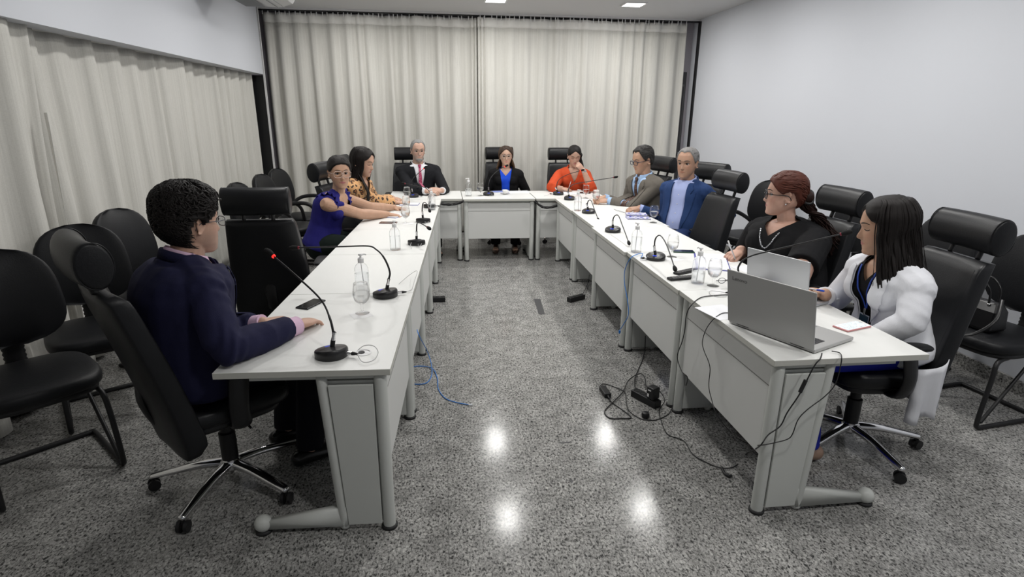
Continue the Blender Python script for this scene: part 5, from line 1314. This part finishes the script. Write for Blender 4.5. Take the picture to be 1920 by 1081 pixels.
def beads(g, m, parent, pts, r, n, name='necklace'):
    """pts in (x,t) on the chest"""
    bv = parent[1]; path = spline([V(x, t, 0) for x, t in pts], 12); mb = MB()
    L = [0]
    for a, b in zip(path, path[1:]): L.append(L[-1]+(b-a).length)
    for i in range(n):
        q = L[-1]*i/(n-1); j = min(len(path)-2, max(0, next((k for k in range(len(L)) if L[k] >= q), 1)-1)); f = (q-L[j])/max(1e-9, L[j+1]-L[j]); p = path[j].lerp(path[j+1], f)
        h = bv.ray_cast(g.T(p.x, .5, p.y), -g.F)
        if h[0] is not None: mb.ball(tuple(h[0]+g.F*r*.6), r*(1 if i % 2 else .75), 8)
    return mb.build(name, m, parent[0])
# ---------------------------------------------------------------- the ten people
def hm(name, col, rough=.5): return mat(name, col, rough, bump=(900, .3, (1, 1, .15)), var=(60, .35, (1, 1, .2)), spec=.22)
M_hblk = hm('hair_black', (.010, .008, .0075)); M_hbrn = hm('hair_brown', (.045, .028, .020)); M_haub = hm('hair_auburn', (.075, .022, .014)); M_hgry = hm('hair_grey', (.24, .24, .235), .6)
M_hdg = hm('hair_dark_grey', (.035, .033, .032), .55); M_hsalt = hm('hair_silver', (.20, .195, .19), .6)
TH = .768
def P(px, py, z): return atz(px, py, z)
def cloth(name, col, sc=250, st=.25, rough=.85, var=.08): return mat(name, col, rough, bump=(sc, st), var=(18, var), sheen=0.0, spec=.2)
def ear_studs(g, m, r=.005, z=-.036):
    for sx in (-1, 1):
        b = MB(); c = g.HM @ V(sx*.078, -.004, z); b.ball(tuple(c), r, 8); b.build('earring', m, g.root)
M_pearl = mat('pearl', (.75, .72, .66), .2); M_gold = mat('gold', (.7, .5, .25), .25, 1.0)
def v3(a, b): return (Vector(b)-Vector(a)).normalized()
# --- 1 man in the navy suit, nearest left
wR = P(556, 610, .785); wL = P(492, 606, .78)
g = body(dict(label='man in navy suit and glasses, nearest left, seen from behind', sex='m', s=1.14, head=(-1.055, 2.49, 1.245), haz=38, baz=52, pitch=4, lean=6, wide=1.12, belly=.06, bow=.03, sw=.185, nb=(0, 0, .015), skin=(0.500, 0.307, 0.227), skinmat='skin_a', stubble=(.35, (.25, .17, .14)),
    wR=wR, wL=wL, eR=P(424, 655, .815), hR=dict(d=(P(606, 592, .76)-wR), n=(0, .1, 1), curl=(.35, .42, .5, .55), thumb=.5), hL=dict(d=(.8, .5, -.05), n=(0, 0, 1)), voxel=.004, hs=1.16, jaw=1.1))
b = MB(); hair_cap(b, g.HM, HL_MALE, .021, .010, 50, 1, 1.35); rand_locks(b, g.HM, HL_MALE, 2200, .0225, .0026, .026, 3, 1.0, top=1.35); b.build('hair', M_hblk, g.root)
M_pinks = cloth('pink_shirt', (.66, .46, .60), 300, .1)
sh = shirt(g, M_pinks, inf=.001, t1=.96); collar(g, M_pinks, sh, h=.040, gap=40)
M_navy = cloth('navy_wool', (.0135, .014, .042), 320, .2)
j = jacket(g, M_navy, lapel='notch', inf=.026, slv=(.068, .060, .057, .045), send=.86, fold=.0062, seed=2, vox=.0065, vtop=.066)
c = collar(g, M_navy, j, h=.030, r=1.22, gap=62, tips=False)
c.name = 'jacket_collar'
for k in 'RL': cuff(g, k, M_pinks, .036, .06, 1.0)
glasses(g, g.root, mat('thin_metal_frame', (.08, .08, .09), .3, .9), half=(.027, .017)); trousers(g, cloth('dark_trousers', (.008, .008, .012)), shoes=mat('shoe_black', (.01, .01, .01), .25))
# --- 2 woman in royal blue
wR = P(727, 402, TH); wL = P(739, 389, TH)
g = body(dict(label='woman in royal blue ruffled sleeveless top and clear glasses, looking at the camera', sex='f', s=1.12, head=(-.885, 5.06, 1.20), haz=158, baz=104, pitch=2, lean=22, skin=(0.460, 0.277, 0.187), skinmat='skin_b', armr=1.06, bow=.03,
    wR=wR, wL=wL, hR=dict(d=(1, .05, -.12), n=(0, 0, 1)), hL=dict(d=(.95, -.2, -.1), n=(0, 0, 1)), lip=(.35, .10, .12), hs=1.14, gaze=(.1, 1, .05), closed=False))
b = MB(); hair_cap(b, g.HM, HL_FEM, .010, .002, 30, 2); b.ball(tuple(g.HM @ V(0, -.105, -.02)), (.035, .035, .045), 12); rand_locks(b, g.HM, HL_FEM, 500, .0105, .0022, .05, 21, .15, flow=lambda ph, z: (math.sin(ph)*.1, -1, -.25))
b.tube(spline([g.HM @ V(0, -.12, -.03), g.HM @ V(0, -.13, -.12), g.HM @ V(.01, -.12, -.24), g.HM @ V(.02, -.10, -.33)], 5), [(.03-.0012*i, .022-.001*i) for i in range(16)], 10); b.build('hair', M_hblk, g.root)
M_royal = cloth('royal_blue_cloth', (.019, .017, .155), 200, .3, .75)
def sleeveless(g, m, inf=.010, t1=.93, vn=None, name='top'):
    mb = MB(); sv = dict(g.sh); k0 = {k: v.copy() for k, v in g.sh.items()}
    for k, sx in (('R', 1), ('L', -1)): g.sh[k] = g.sh[k].lerp(g.spine(.9), .42)
    torso(mb, g, inf, t0=-.15, t1=t1)
    g.sh = k0; me = remesh(mb, .007, 3); folds(me, g, .002, 10, 4, elbows=False); g.sbvh = bvh_of(me)
    if vn:
        x_, t_ = vn; c = g.T(0, 0, t_)
        cut(me, [(g.T(x_, 0, .8), g.X), (g.T(-x_, 0, .8), g.X), (c, g.U)], lambda q: abs((q-g.spine(.8)).dot(g.X)) < x_ and (q-c).dot(g.U) > 0 and (q-g.spine(.85)).dot(g.F) > -.0)
    return garment(name, me, m, g.root, .003)
tp = sleeveless(g, M_royal, vn=(.062, .78))
for sx in (-1, 1):       # ruffles over the shoulders
    b = MB(); rows = []; n = 56
    for j_ in range(5):
        row = []
        for i in range(n):
            f = i/(n-1); a = f*PI*1.05-.15; base = g.T(sx*(.088+.012*math.sin(f*PI))*g.s, math.cos(a)*.085, .985-.0*f-abs(math.cos(a))**2*.22+.03)
            outw = g.X*sx*(.040*j_/4)+g.U*(.020*j_/4-.02*(j_/4)**2)+g.F*math.cos(a)*.02*j_/4
            wv = math.sin(f*52+j_*.2)*.012*(j_/4)**.8; row.append(base+outw+g.U*wv+g.F*math.cos(f*47)*.006*j_/4)
        rows.append(row)
    b.add([p for r_ in rows for p in r_], [(a*n+c, a*n+c+1, (a+1)*n+c+1, (a+1)*n+c) for a in range(4) for c in range(n-1)]); o = b.build('ruffle', M_royal, tp); q = o.modifiers.new('t', 'SOLIDIFY'); q.thickness = .002
glasses(g, g.root, mat('clear_pink_frame', (.55, .42, .36), .2), half=(.029, .023), rr=.0021); ear_studs(g, M_pearl)
beads(g, M_gold, (g.root, g.bvh), [(-.055, .97), (-.02, .80), (0, .765), (.02, .80), (.055, .97)], .0014, 46); trousers(g, cloth('dark_green_skirt', (.01, .016, .014)))
# --- 3 woman in leopard blouse
M_leo = mat('leopard_cloth', (.5, .25, .1), .8, sheen=.1); nt, bb = nodes_of(M_leo)
tc = N(nt, 'ShaderNodeTexCoord'); nz = N(nt, 'ShaderNodeTexNoise', i_Scale=22.0); nt.links.new(tc.outputs['Object'], nz.inputs['Vector'])
vm = N(nt, 'ShaderNodeVectorMath', operation='MULTIPLY_ADD'); vm.inputs[1].default_value = (.045, .045, .045); nt.links.new(nz.outputs['Color'], vm.inputs[0]); nt.links.new(tc.outputs['Object'], vm.inputs[2])
vo = N(nt, 'ShaderNodeTexVoronoi', i_Scale=24.0); nt.links.new(vm.outputs[0], vo.inputs['Vector'])
rp = N(nt, 'ShaderNodeValToRGB'); rp.color_ramp.interpolation = 'LINEAR'; e = rp.color_ramp.elements; e[0].position = 0.0; e[0].color = (.30, .11, .03, 1); e[1].position = 1; e[1].color = (.60, .30, .11, 1)
for p_, c_ in ((.20, (.30, .11, .03, 1)), (.25, (.02, .012, .01, 1)), (.40, (.02, .012, .01, 1)), (.46, (.62, .36, .17, 1))): q = e.new(p_); q.color = c_
nt.links.new(vo.outputs['Distance'], rp.inputs[0]); nt.links.new(rp.outputs[0], bb.inputs['Base Color'])
wR = P(741, 379, TH); wL = P(736, 371, TH)
g = body(dict(label='woman in leopard print blouse with long black hair, looking down', sex='f', s=1.12, head=(-.80, 5.93, 1.222), haz=112, baz=108, pitch=16, lean=20, skin=(0.520, 0.322, 0.232), skinmat='skin_c', closed=True, bow=.03,
    wR=wR, wL=wL, hR=dict(d=(1, -.1, -.1), n=(0, 0, 1)), hL=dict(d=(.7, -.6, -.05), n=(0, 0, 1)), lip=(.38, .13, .13), hs=1.14))
b = MB(); hair_cap(b, g.HM, HL_PART, .012, .002, 30, 3); drape(b, g.HM, .40, 62, 178, 15, 5, .013, .014, wav=.3); b.build('hair', M_hblk, g.root)
for x_ in np.linspace(.060, .112, 10):
    b = MB(); b.tube(spline([g.HM @ V(.060+(x_-.06)*.35, -.005-(x_-.06)*.5, -.045), g.T(x_*1.0, .06+.3*(x_-.06), 1.02), g.T(x_*.95, .155, .85), g.T(x_*.9, .20, .60), g.T(x_*.7, .21, .42)], 6), [(.0062*(1-.5*(i/24)**2), .0045) for i in range(25)], 8, up=g.F); b.build('hair_strand', M_hblk, g.root)
bl = shirt(g, M_leo, 'blouse', .014, (.058, .052, .052, .042), send=.86, vneck=(.045, .72, .02), fold=.003); collar(g, M_leo, bl, h=.034, gap=50); ear_studs(g, M_pearl, .006)
bb_ = MB(); 
for t_ in (.62, .48, .34):
    h = g.sbvh.ray_cast(g.T(0, .5, t_), -g.F)
    if h[0] is not None: bb_.ball(tuple(h[0]+g.F*.002), .0055, 8)
bb_.build('button', M_pearl, bl); trousers(g, cloth('black_trousers', (.01, .01, .012)))
# --- 4 man in black suit, pink tie
wR = P(799, 358, .80); wL = P(829, 357, .80); cH = (wR+wL)/2
g = body(dict(label='grey-bearded man in black suit and pink tie, hands clasped', sex='m', s=1.12, head=(-.315, 7.36, 1.245), haz=168, baz=168, pitch=2, lean=4, skin=(0.530, 0.332, 0.252), skinmat='skin_d', stubble=(.4, (.30, .28, .26)), pz=.60, sw=.19, wide=1.05,
    wR=wR, wL=wL, pR=(-.5, .3, -1), pL=(.6, .3, -1), hR=dict(d=(1, -.15, .05), n=(-.1, -.5, 1), curl=(.55, .6, .65, .7), thumb=.25), hL=dict(d=(-1, -.2, .15), n=(.1, -.6, 1), curl=(.5, .55, .6, .65), thumb=.25), browc=(.12, .11, .10), browt=.003, hs=1.10))
b = MB(); hair_cap(b, g.HM, HL_RECEDE, .007, .002, 40, 4); rand_locks(b, g.HM, HL_RECEDE, 700, .0075, .0018, .026, 5, .25, flow=lambda ph, z: (math.sin(ph)*.5, -1, -.35)); b.build('hair', M_hgry, g.root)
HB = [(0, -.118), (180, .2)]
b = MB()
def offb(ph, z, p):
    d = abs(math.degrees(ph)) % 360; d = 360-d if d > 180 else d
    k = smooth01((-.074-z)/.010)*smooth01((62-d)/12)
    return -.018+k*(.018+.0042)+k*.003*noise.noise(p*90)
b.loft(head_rings(offb, 90, 70), M=g.HM); b.build('beard', M_hgry, g.root)
M_wht = cloth('white_shirt_cloth', (.74, .75, .78), 300, .1, .8, .02); sh = shirt(g, M_wht); collar(g, M_wht, sh, h=.038, gap=13); 
M_tie = mat('pink_tie', (.48, .07, .16), .5); nt, bb = nodes_of(M_tie); tc = N(nt, 'ShaderNodeTexCoord'); vo = N(nt, 'ShaderNodeTexVoronoi', i_Scale=90.0); nt.links.new(tc.outputs['Object'], vo.inputs['Vector']); rp = N(nt, 'ShaderNodeValToRGB'); e = rp.color_ramp.elements; e[0].position = .25; e[0].color = (.65, .30, .36, 1); e[1].position = .4; e[1].color = (.42, .05, .13, 1); nt.links.new(vo.outputs['Distance'], rp.inputs[0]); nt.links.new(rp.outputs[0], bb.inputs['Base Color'])
necktie(g, M_tie, sh, top=.985, bot=.02); j = jacket(g, cloth('black_wool', (.013, .0135, .016), 320, .2), lapel='notch', vbot=.12, send=.90, seed=6, vtop=.064)
collar(g, MATS['black_wool'], j, h=.022, r=1.25, gap=68, tips=False).name = 'jacket_collar'
for k in 'RL': cuff(g, k, M_wht, .036, .045)
glasses(g, g.root, mat('silver_frame', (.35, .34, .32), .3, .9), half=(.026, .018), rr=.0012)
trousers(g, MATS['black_wool'], shoes=MATS['shoe_black'])
# --- 5 woman in black cardigan
g = body(dict(label='woman in black cardigan over bright blue top, glasses and bead necklace, centre', sex='f', s=1.06, head=(.800, 7.50, 1.172), haz=182, baz=186, pitch=0, lean=3, skin=(0.520, 0.332, 0.242), skinmat='skin_e', pz=.60, bow=.01,
    wR=(.60, 7.30, .705), wL=(1.02, 7.32, .705), hR=dict(d=(.5, -.6, 0), n=(0, 0, 1)), hL=dict(d=(-.5, -.6, 0), n=(0, 0, 1)), lip=(.40, .15, .14), hs=1.05))
b = MB(); hair_cap(b, g.HM, HL_PART, .009, .002, 30, 6); rand_locks(b, g.HM, HL_PART, 400, .0095, .002, .05, 22, .15, flow=lambda ph, z: (math.sin(ph)*.8, -.8, -.5)); b.build('hair', M_hbrn, g.root)
b = MB(); drape(b, g.HM, .27, 88, 178, 13, 7, .010, .013, wav=.6, spread=1.6, inward=-1.2); b.build('hair_length', hm('hair_ombre', (.11, .062, .035)), g.root)
M_bblue = cloth('bright_blue_cloth', (.015, .075, .62), 220, .2, .7); tp = shirt(g, M_bblue, 'blouse', .010, None, vneck=(.070, .80, .0), vox=.0065); beads(g, M_pearl, (g.root, g.bvh), [(-.062, .985), (-.040, .86), (0, .81), (.040, .86), (.062, .985)], .0042, 40)
bd = MB(); h0 = None
jacket(g, cloth('black_knit', (.006, .006, .0065), 200, .3), 'cardigan', .019, .075, .62, 0, (.062, .056, .052, .042), .96, .003, None, .0075, .052, 8)
glasses(g, g.root, MATS['silver_frame'], half=(.027, .018)); ear_studs(g, M_pearl); trousers(g, cloth('black_trousers', (.01, .01, .012)), shoes=mat('shoe_brown', (.06, .03, .02), .4))
# --- 6 woman in orange
wR = P(1053, 353, .785); chin = None
hd6 = Vector((1.685, 7.42, 1.180)); wL = Vector((1.755, 7.17, 1.015)); eL = Vector((1.86, 7.14, .778))
g = body(dict(label='woman in orange-red blouse, hand on her mouth, looking down', sex='f', s=1.09, head=tuple(hd6), haz=184, baz=182, pitch=20, lean=8, skin=(0.500, 0.312, 0.232), skinmat='skin_f', closed=True, wide=1.12, pz=.60, nb=(0, .02, 0),
    wR=wR, eR=(1.36, 7.22, .80), wL=wL, eL=eL, hR=dict(d=(.75, -.35, -.12), n=(0, -.3, 1), curl=(.6, .8, .9, .9), thumb=.3), hL=dict(d=(-.62, .10, .62), n=(.35, -.8, .35), curl=(.75, 1.0, 1.15, 1.2), thumb=.5), lip=(.36, .12, .12), hs=1.06))
b = MB(); hair_cap(b, g.HM, HL_PART, .008, .0015, 30, 7); b.build('hair', M_hblk, g.root)
b = MB()
for i in range(12):
    f = i/11; ph = math.radians(-70-70*f); q = head_surf(ph, .02); pts = [g.HM @ (q+V(q.x, q.y, 0).normalized()*.010), g.HM @ (head_surf(ph, -.03)*1.0+V(-.012, -.01, 0))]
    e0 = pts[-1]; pts += [e0+V(.03, -.01+.03*f, -.10), g.T(-(.085+.03*(1-f)), .09-.1*f, .80), g.T(-(.08+.02*f), .13-.12*f, .60)]
    b.tube(spline(pts, 5), [(.016*(1-.4*(k/20)**2), .007) for k in range(21)], 8)
b.build('hair_length', M_hblk, g.root)
M_org = cloth('orange_linen', (.54, .072, .024), 160, .35, .8); bl = shirt(g, M_org, 'blouse', .018, (.072, .066, .062, .056), send=.38, vneck=(.062, .62, .02), fold=.004, seed=3)
jb = collar(g, M_org, bl, h=.030, r=1.15, gap=70); 
ear_studs(g, M_pearl, .004); trousers(g, cloth('black_trousers', (.01, .01, .012)))
d = (g.wr['L']-g.el['L']).normalized(); b = MB(); b.tube([g.wr['L']-d*.02, g.wr['L']-d*.006], .033, 18, caps='flat'); b.build('bracelet', mat('silver', (.6, .6, .6), .25, .9), g.root, auto=.7)
a_ = g.HMR @ V(.02, .09, -.02); pen('white pen in the hand of the woman in orange', P(1064, 361, .752), P(1071, 338, .87), M_penw)
# --- 7 man in grey suit
wL = P(1141, 376, .785); wR = P(1134, 370, .785)
g = body(dict(label='man in grey-brown suit, dark-framed glasses and brown tie, looking down', sex='m', s=1.15, head=(2.125, 6.06, 1.228), haz=255, baz=246, pitch=14, lean=12, skin=(0.470, 0.282, 0.192), skinmat='skin_g',
    wR=wR, wL=wL, pL=(.2, -.6, -1), pR=(.0, .5, -1), hR=dict(d=(-1, -.35, -.02), n=(0, -.2, 1), curl=(.6, .7, .8, .9)), hL=dict(d=(-1, .05, 0), n=(0, -.4, 1), curl=(.6, .7, .8, .85), thumb=.3), closed=True, browc=(.03, .025, .022), hs=1.15))
b = MB(); hair_cap(b, g.HM, HL_RECEDE, .013, .005, 40, 8, 1.3); rand_locks(b, g.HM, HL_RECEDE, 1000, .0135, .0022, .040, 8, .5, flow=lambda ph, z: (math.sin(ph)*.5+.3, -1, -.3), top=1.3); b.build('hair', M_hdg, g.root)
M_lb = cloth('light_blue_shirt', (.36, .50, .72), 300, .1, .8, .02); sh = shirt(g, M_lb); collar(g, M_lb, sh, h=.042, gap=14)
M_tb = mat('brown_tie', (.05, .02, .014), .5); nt, bb = nodes_of(M_tb); tc = N(nt, 'ShaderNodeTexCoord'); vo = N(nt, 'ShaderNodeTexVoronoi', i_Scale=60.0); nt.links.new(tc.outputs['Object'], vo.inputs['Vector']); rp = N(nt, 'ShaderNodeValToRGB'); e = rp.color_ramp.elements; e[0].position = .18; e[0].color = (.50, .28, .16, 1); e[1].position = .28; e[1].color = (.05, .022, .016, 1); nt.links.new(vo.outputs['Distance'], rp.inputs[0]); nt.links.new(rp.outputs[0], bb.inputs['Base Color'])
necktie(g, M_tb, sh, top=.985, bot=.02); j = jacket(g, cloth('grey_brown_wool', (.135, .122, .105), 320, .2), lapel='notch', vbot=.16, send=.88, seed=9, vtop=.066)
collar(g, MATS['grey_brown_wool'], j, h=.022, r=1.25, gap=68, tips=False).name = 'jacket_collar'
for k in 'RL': cuff(g, k, M_lb, .036, .05)
glasses(g, g.root, mat('navy_frame', (.02, .02, .05), .3), half=(.027, .019), rr=.0026); trousers(g, MATS['grey_brown_wool'], shoes=MATS['shoe_black'])
# --- 8 man in blue suit
wR = P(1199, 390, .79); wL = Vector((2.42, 5.02, .66))
g = body(dict(label='grey-haired man in open blue suit and light blue shirt, holding folded glasses', sex='m', s=1.15, head=(2.275, 5.24, 1.262), haz=226, baz=232, pitch=3, lean=-4, skin=(0.400, 0.237, 0.162), skinmat='skin_h', pz=.61, belly=.04,
    wR=wR, wL=wL, pR=(-.1, .3, -1), hR=dict(d=(-1, -.25, -.05), n=(-.1, -.2, 1), curl=(.35, .6, .8, .9), thumb=.35), hL=dict(d=(-.8, -.2, -.1), n=(0, 0, 1)), browc=(.05, .045, .04), browt=.003, hs=1.16, jaw=1.08))
b = MB(); hair_cap(b, g.HM, HL_RECEDE, .008, .002, 40, 9, 1.1); rand_locks(b, g.HM, HL_RECEDE, 900, .0085, .0018, .028, 9, .35, flow=lambda ph, z: (math.sin(ph)*.5, -1, -.35)); b.build('hair', M_hsalt, g.root)
M_lb2 = cloth('pale_blue_shirt', (.36, .42, .68), 300, .1, .8, .02); sh = shirt(g, M_lb2, fold=.003); collar(g, M_lb2, sh, h=.042, gap=36, open_=.01)
bt_ = MB()
for t_ in (.74, .56, .38, .2):
    h = g.sbvh.ray_cast(g.T(0, .5, t_), -g.F)
    if h[0] is not None: bt_.ball(tuple(h[0]+g.F*.001), .0045, 8)
bt_.build('button', M_pearl, sh)
j = jacket(g, cloth('blue_wool', (.020, .045, .13), 320, .2), lapel='notch', vbot=.02, send=.92, seed=12, vtop=.068, open_w=.075)
collar(g, MATS['blue_wool'], j, h=.024, r=1.25, gap=68, tips=False).name = 'jacket_collar'
cuff(g, 'R', M_lb2, .036, .045); o = trousers(g, cloth('blue_trousers', (.016, .032, .10)), shoes=MATS['shoe_black'])
b = MB(); b.tube([g.T(.20*math.cos(a)*g.s*.98, .150*math.sin(a)*g.s*1.0+.01, .07) for a in np.linspace(0, 2*PI, 33)[:-1]], [(.018, .004)]*32, 8, closed=True, up=g.U); b.build('belt', mat('belt_black', (.01, .01, .01), .35), g.root)
h = g.HMR @ V(.03, .12, -.03)
t = thing('spectacles', 'folded thin spectacles in the hand of the man in the blue suit', 'spectacles', tuple(h+g.o)); b = MB(); dd = P(1151, 392, .80)-(h+g.o)
b.tube([V(0, 0, 0), dd*.5, dd], .0016, 6); b.tube([V(0, 0, -.004), dd*.4+V(0, 0, -.006), dd*.9+V(0, 0, -.008)], .0014, 6); b.build('temple_arms', MATS['navy_frame'], t)
# --- 9 woman in black top
wR = P(1389, 470, .80); wL = P(1446, 540, .78); eL = P(1492, 523, .80)
g = body(dict(label='woman in black top and bead necklace, auburn hair tied back, writing', sex='f', s=1.17, head=(2.18, 3.46, 1.205), haz=296, baz=254, pitch=0, lean=10, skin=(0.500, 0.302, 0.232), skinmat='skin_i', armr=1.45, wide=1.32, belly=.10, bust=.078, sw=.185, jaw=1.18, bow=.02,
    wR=wR, wL=wL, eL=eL, pR=(.2, .8, -1), hR=dict(d=(P(1366, 480, .775)-wR), n=(-.1, -.15, 1), curl=(.55, .7, .85, .95), thumb=.3), hL=dict(d=(-.9, .1, 0), n=(0, 0, 1)), lip=(.36, .10, .11), hs=1.15, voxel=.0045))
b = MB(); hair_cap(b, g.HM, HL_FEM, .014, .004, 40, 10, 1.15)
rand_locks(b, g.HM, HL_FEM, 260, .015, .0045, .05, 10, .35, flow=lambda ph, z: (math.sin(ph)*-.1, -1, -.3)); b.build('hair', M_haub, g.root)
M_hcurl = hm('hair_dark_curls', (.020, .009, .007), .55)
b = MB(); rnd = random.Random(4); k0 = g.HM @ V(0, -.115, -.01)
b.ball(tuple(k0), .042, 12)
for i in range(210):
    a = rnd.uniform(0, 2*PI); r_ = rnd.uniform(0, .055); off = V(math.cos(a), math.sin(a), 0)*r_
    tgt = g.T(rnd.uniform(-.26, -.10), -.17+rnd.uniform(-.04, .04), rnd.uniform(.22, .75)); mid = g.T(-.12+off.x, -.15+off.y*.5, 1.0)
    ph = rnd.uniform(0, 6); base = spline([k0+off*.3, k0+V(0, 0, -.06)+off*.8+(g.spine(.9)-k0)*.15-g.F*.05, mid, tgt], 8); n = len(base)
    pts = [p+V(math.cos(ph+j_*1.1), math.sin(ph+j_*1.1), math.cos(ph+j_*.7)*.5)*.009*min(1, j_/5) for j_, p in enumerate(base)]
    b.tube(pts, [.0048*(1-.55*(j_/n)) for j_ in range(n)], 5)
b.build('hair_length', M_hcurl, g.root)
b = MB(); b.tube(spline([k0+V(.03, 0, .03), k0+V(0, .03, .045), k0+V(-.03, 0, .03), k0+V(-.02, -.02, -.03), k0+V(.02, -.03, -.03)], 4, closed=True), .009, 8, closed=True); b.build('hair_clip', M_pl, g.root)
M_blkc = cloth('black_cotton', (.006, .006, .007), 220, .25); tp = shirt(g, M_blkc, 'tshirt', .020, (.085, .082, .070, .06), send=-.74, vneck=(.062, .86, .0), fold=.004, seed=6, vox=.0075)
M_bead = mat('silver_beads', (.35, .36, .38), .2, .8); beads(g, M_bead, (g.root, g.sbvh), [(-.075, .93), (-.04, .76), (0, .68), (.04, .76), (.075, .93)], .0065, 36); 
glasses(g, g.root, mat('black_frame', (.01, .01, .01), .25), half=(.027, .021), rr=.0026); ear_studs(g, MATS['silver'], .006, -.045)
trousers(g, cloth('black_trousers', (.01, .01, .012))); pen('silver pen in the hand of the woman in the black top', P(1379, 487, .757), P(1366, 453, .90), M_penw, mat('pen_white', (.7, .7, .7), .4))
# --- 10 woman in white blazer
wR = P(1546, 551, .80); wL = Vector((2.02, 2.33, .665)); 
g = body(dict(label='woman in white blazer with shoulder-length black hair and blue lanyard', sex='f', s=1.14, head=(2.10, 2.475, 1.185), haz=296, baz=272, pitch=10, roll=0, lean=12, skin=(0.500, 0.302, 0.207), skinmat='skin_j', closed=True, bow=.02, sw=.165,
    wR=wR, wL=wL, eL=P(1710, 602, .80), pR=(.3, .8, -1), hR=dict(d=(P(1508, 541, .795)-wR), n=(0, -.1, 1), curl=(.45, .55, .65, .7), thumb=.35), hL=dict(d=(-.8, .2, -.2), n=(0, 0, 1)), lip=(.42, .13, .13), hs=1.14, voxel=.004))
b = MB(); hair_cap(b, g.HM, HL_PART, .013, .002, 30, 11); drape(b, g.HM, .235, 66, 178, 20, 12, .016, .013, wav=.35, spread=1.9, layers=3); b.build('hair', M_hblk, g.root)
b = MB(); rnd = random.Random(9)
for i in range(60):
    ph = math.radians(rnd.uniform(60, 175)); sx = rnd.choice((-1, 1)); q = head_surf(ph, 0); q = V(abs(q.x)*sx, q.y, 0); o_ = q.normalized()
    L = rnd.uniform(.22, .27); pts = [V(0, .02, .128), head_surf(ph*sx, .07)+o_*.016, q+o_*.022, q+o_*.03+V(0, 0, -.1), q+o_*rnd.uniform(.03, .06)+V(0, 0, -L)]
    pts = spline(pts, 5); b.tube(pts, [.0016*(1-.6*k/len(pts)) for k in range(len(pts))], 4, M=g.HM)
b.build('hair_strand', M_hblk, g.root)
tp = shirt(g, cloth('black_cotton', (.006, .006, .007)), 'top', .008, None, vneck=(.055, .80, .0), vox=.007)
M_lan = mat('lanyard_blue', (.012, .05, .32), .6)
for sx in (-1, 1): decal('lanyard', g, g.sbvh, [(sx*.066, .97), (sx*.054, .97), (-.006, .43), (.004, .43)] if sx < 0 else [(sx*.054, .97), (sx*.066, .97), (.006, .43), (-.004, .43)], M_lan, g.root, .006, .002)
h = g.sbvh.ray_cast(g.T(0, .5, .42), -g.F); hp = h[0] if h[0] is not None else g.T(0, .15, .42)
R_ = Matrix((g.X, g.F, V(0, 0, 1))).transposed().to_4x4(); R_.translation = hp+g.F*.012
t = thing('id_badge', 'identity badge hanging from the blue lanyard on the white-blazer woman', 'badge', tuple(g.o)); b = MB(); b.box(-.03, .03, -.002, .002, -.11, -.025, M=R_); b.build('card', mat('badge_dark', (.02, .04, .06), .2), t, smooth=False, bevel=.001)
b = MB(); b.box(-.034, .034, -.003, -.002, -.114, -.021, M=R_); b.build('holder', mat('badge_holder', (.30, .33, .42), .2), t, smooth=False)
b = MB(); b.box(-.006, .006, -.004, .004, -.022, .012, M=R_); b.build('clip', M_steel, t, smooth=False, bevel=.001)
M_wb = cloth('white_blazer_cloth', (.70, .71, .75), 260, .15, .75, .02); j = jacket(g, M_wb, 'blazer', .021, .070, .30, 0, (.062, .058, .054, .045), .90, .0016, 'shawl', .0065, .045, 14, hem=-.30, lapw=.065)
sk = MB(); sk.loft([[g.T(x*.205*g.s, y*.15*g.s-.01, t_) for x, y in [(math.cos(a), math.sin(a)) for a in np.linspace(PI*1.0, PI*2.0, 14)]]+[g.T(x*.195*g.s, y*.14*g.s-.01, t_) for x, y in [(math.cos(a), math.sin(a)) for a in np.linspace(PI*2.0, PI*1.0, 14)]] for t_ in (-.05, -.2, -.4)])
o = trousers(g, cloth('royal_trousers', (.014, .022, .30), 200, .2), shoes=mat('shoe_nude', (.3, .2, .15), .4))
b = MB(); P0 = g.T(-.19*g.s, -.10, .02)
fl_ = []
for zz in np.linspace(0, 1, 9):
    r_ = []
    for k in range(18):
        a = PI*(.86+.50*k/17); r_.append(g.T(math.cos(a)*(.262+.02*math.sin(k*1.1)*zz)*g.s, math.sin(a)*(.16+.02*math.sin(k*1.3+1)*zz)*g.s-.02, -.12)+V(0, 0, -.27*zz*(1+.05*math.sin(k*.9))))
    fl_.append(r_)
b.add([p for r_ in fl_ for p in r_], [(a*18+c, a*18+c+1, (a+1)*18+c+1, (a+1)*18+c) for a in range(8) for c in range(17)]); o = b.build('blazer_tail', M_wb, g.root); q = o.modifiers.new('t', 'SOLIDIFY'); q.thickness = .004
ear_studs(g, M_pearl, .006, -.045); pen('clear pen with blue cap in the hand of the woman in the white blazer', P(1507, 539, .80), P(1543, 545, .835), mat('pen_clear', (.75, .76, .8), .2), mat('pen_blue', (.01, .08, .6), .35))
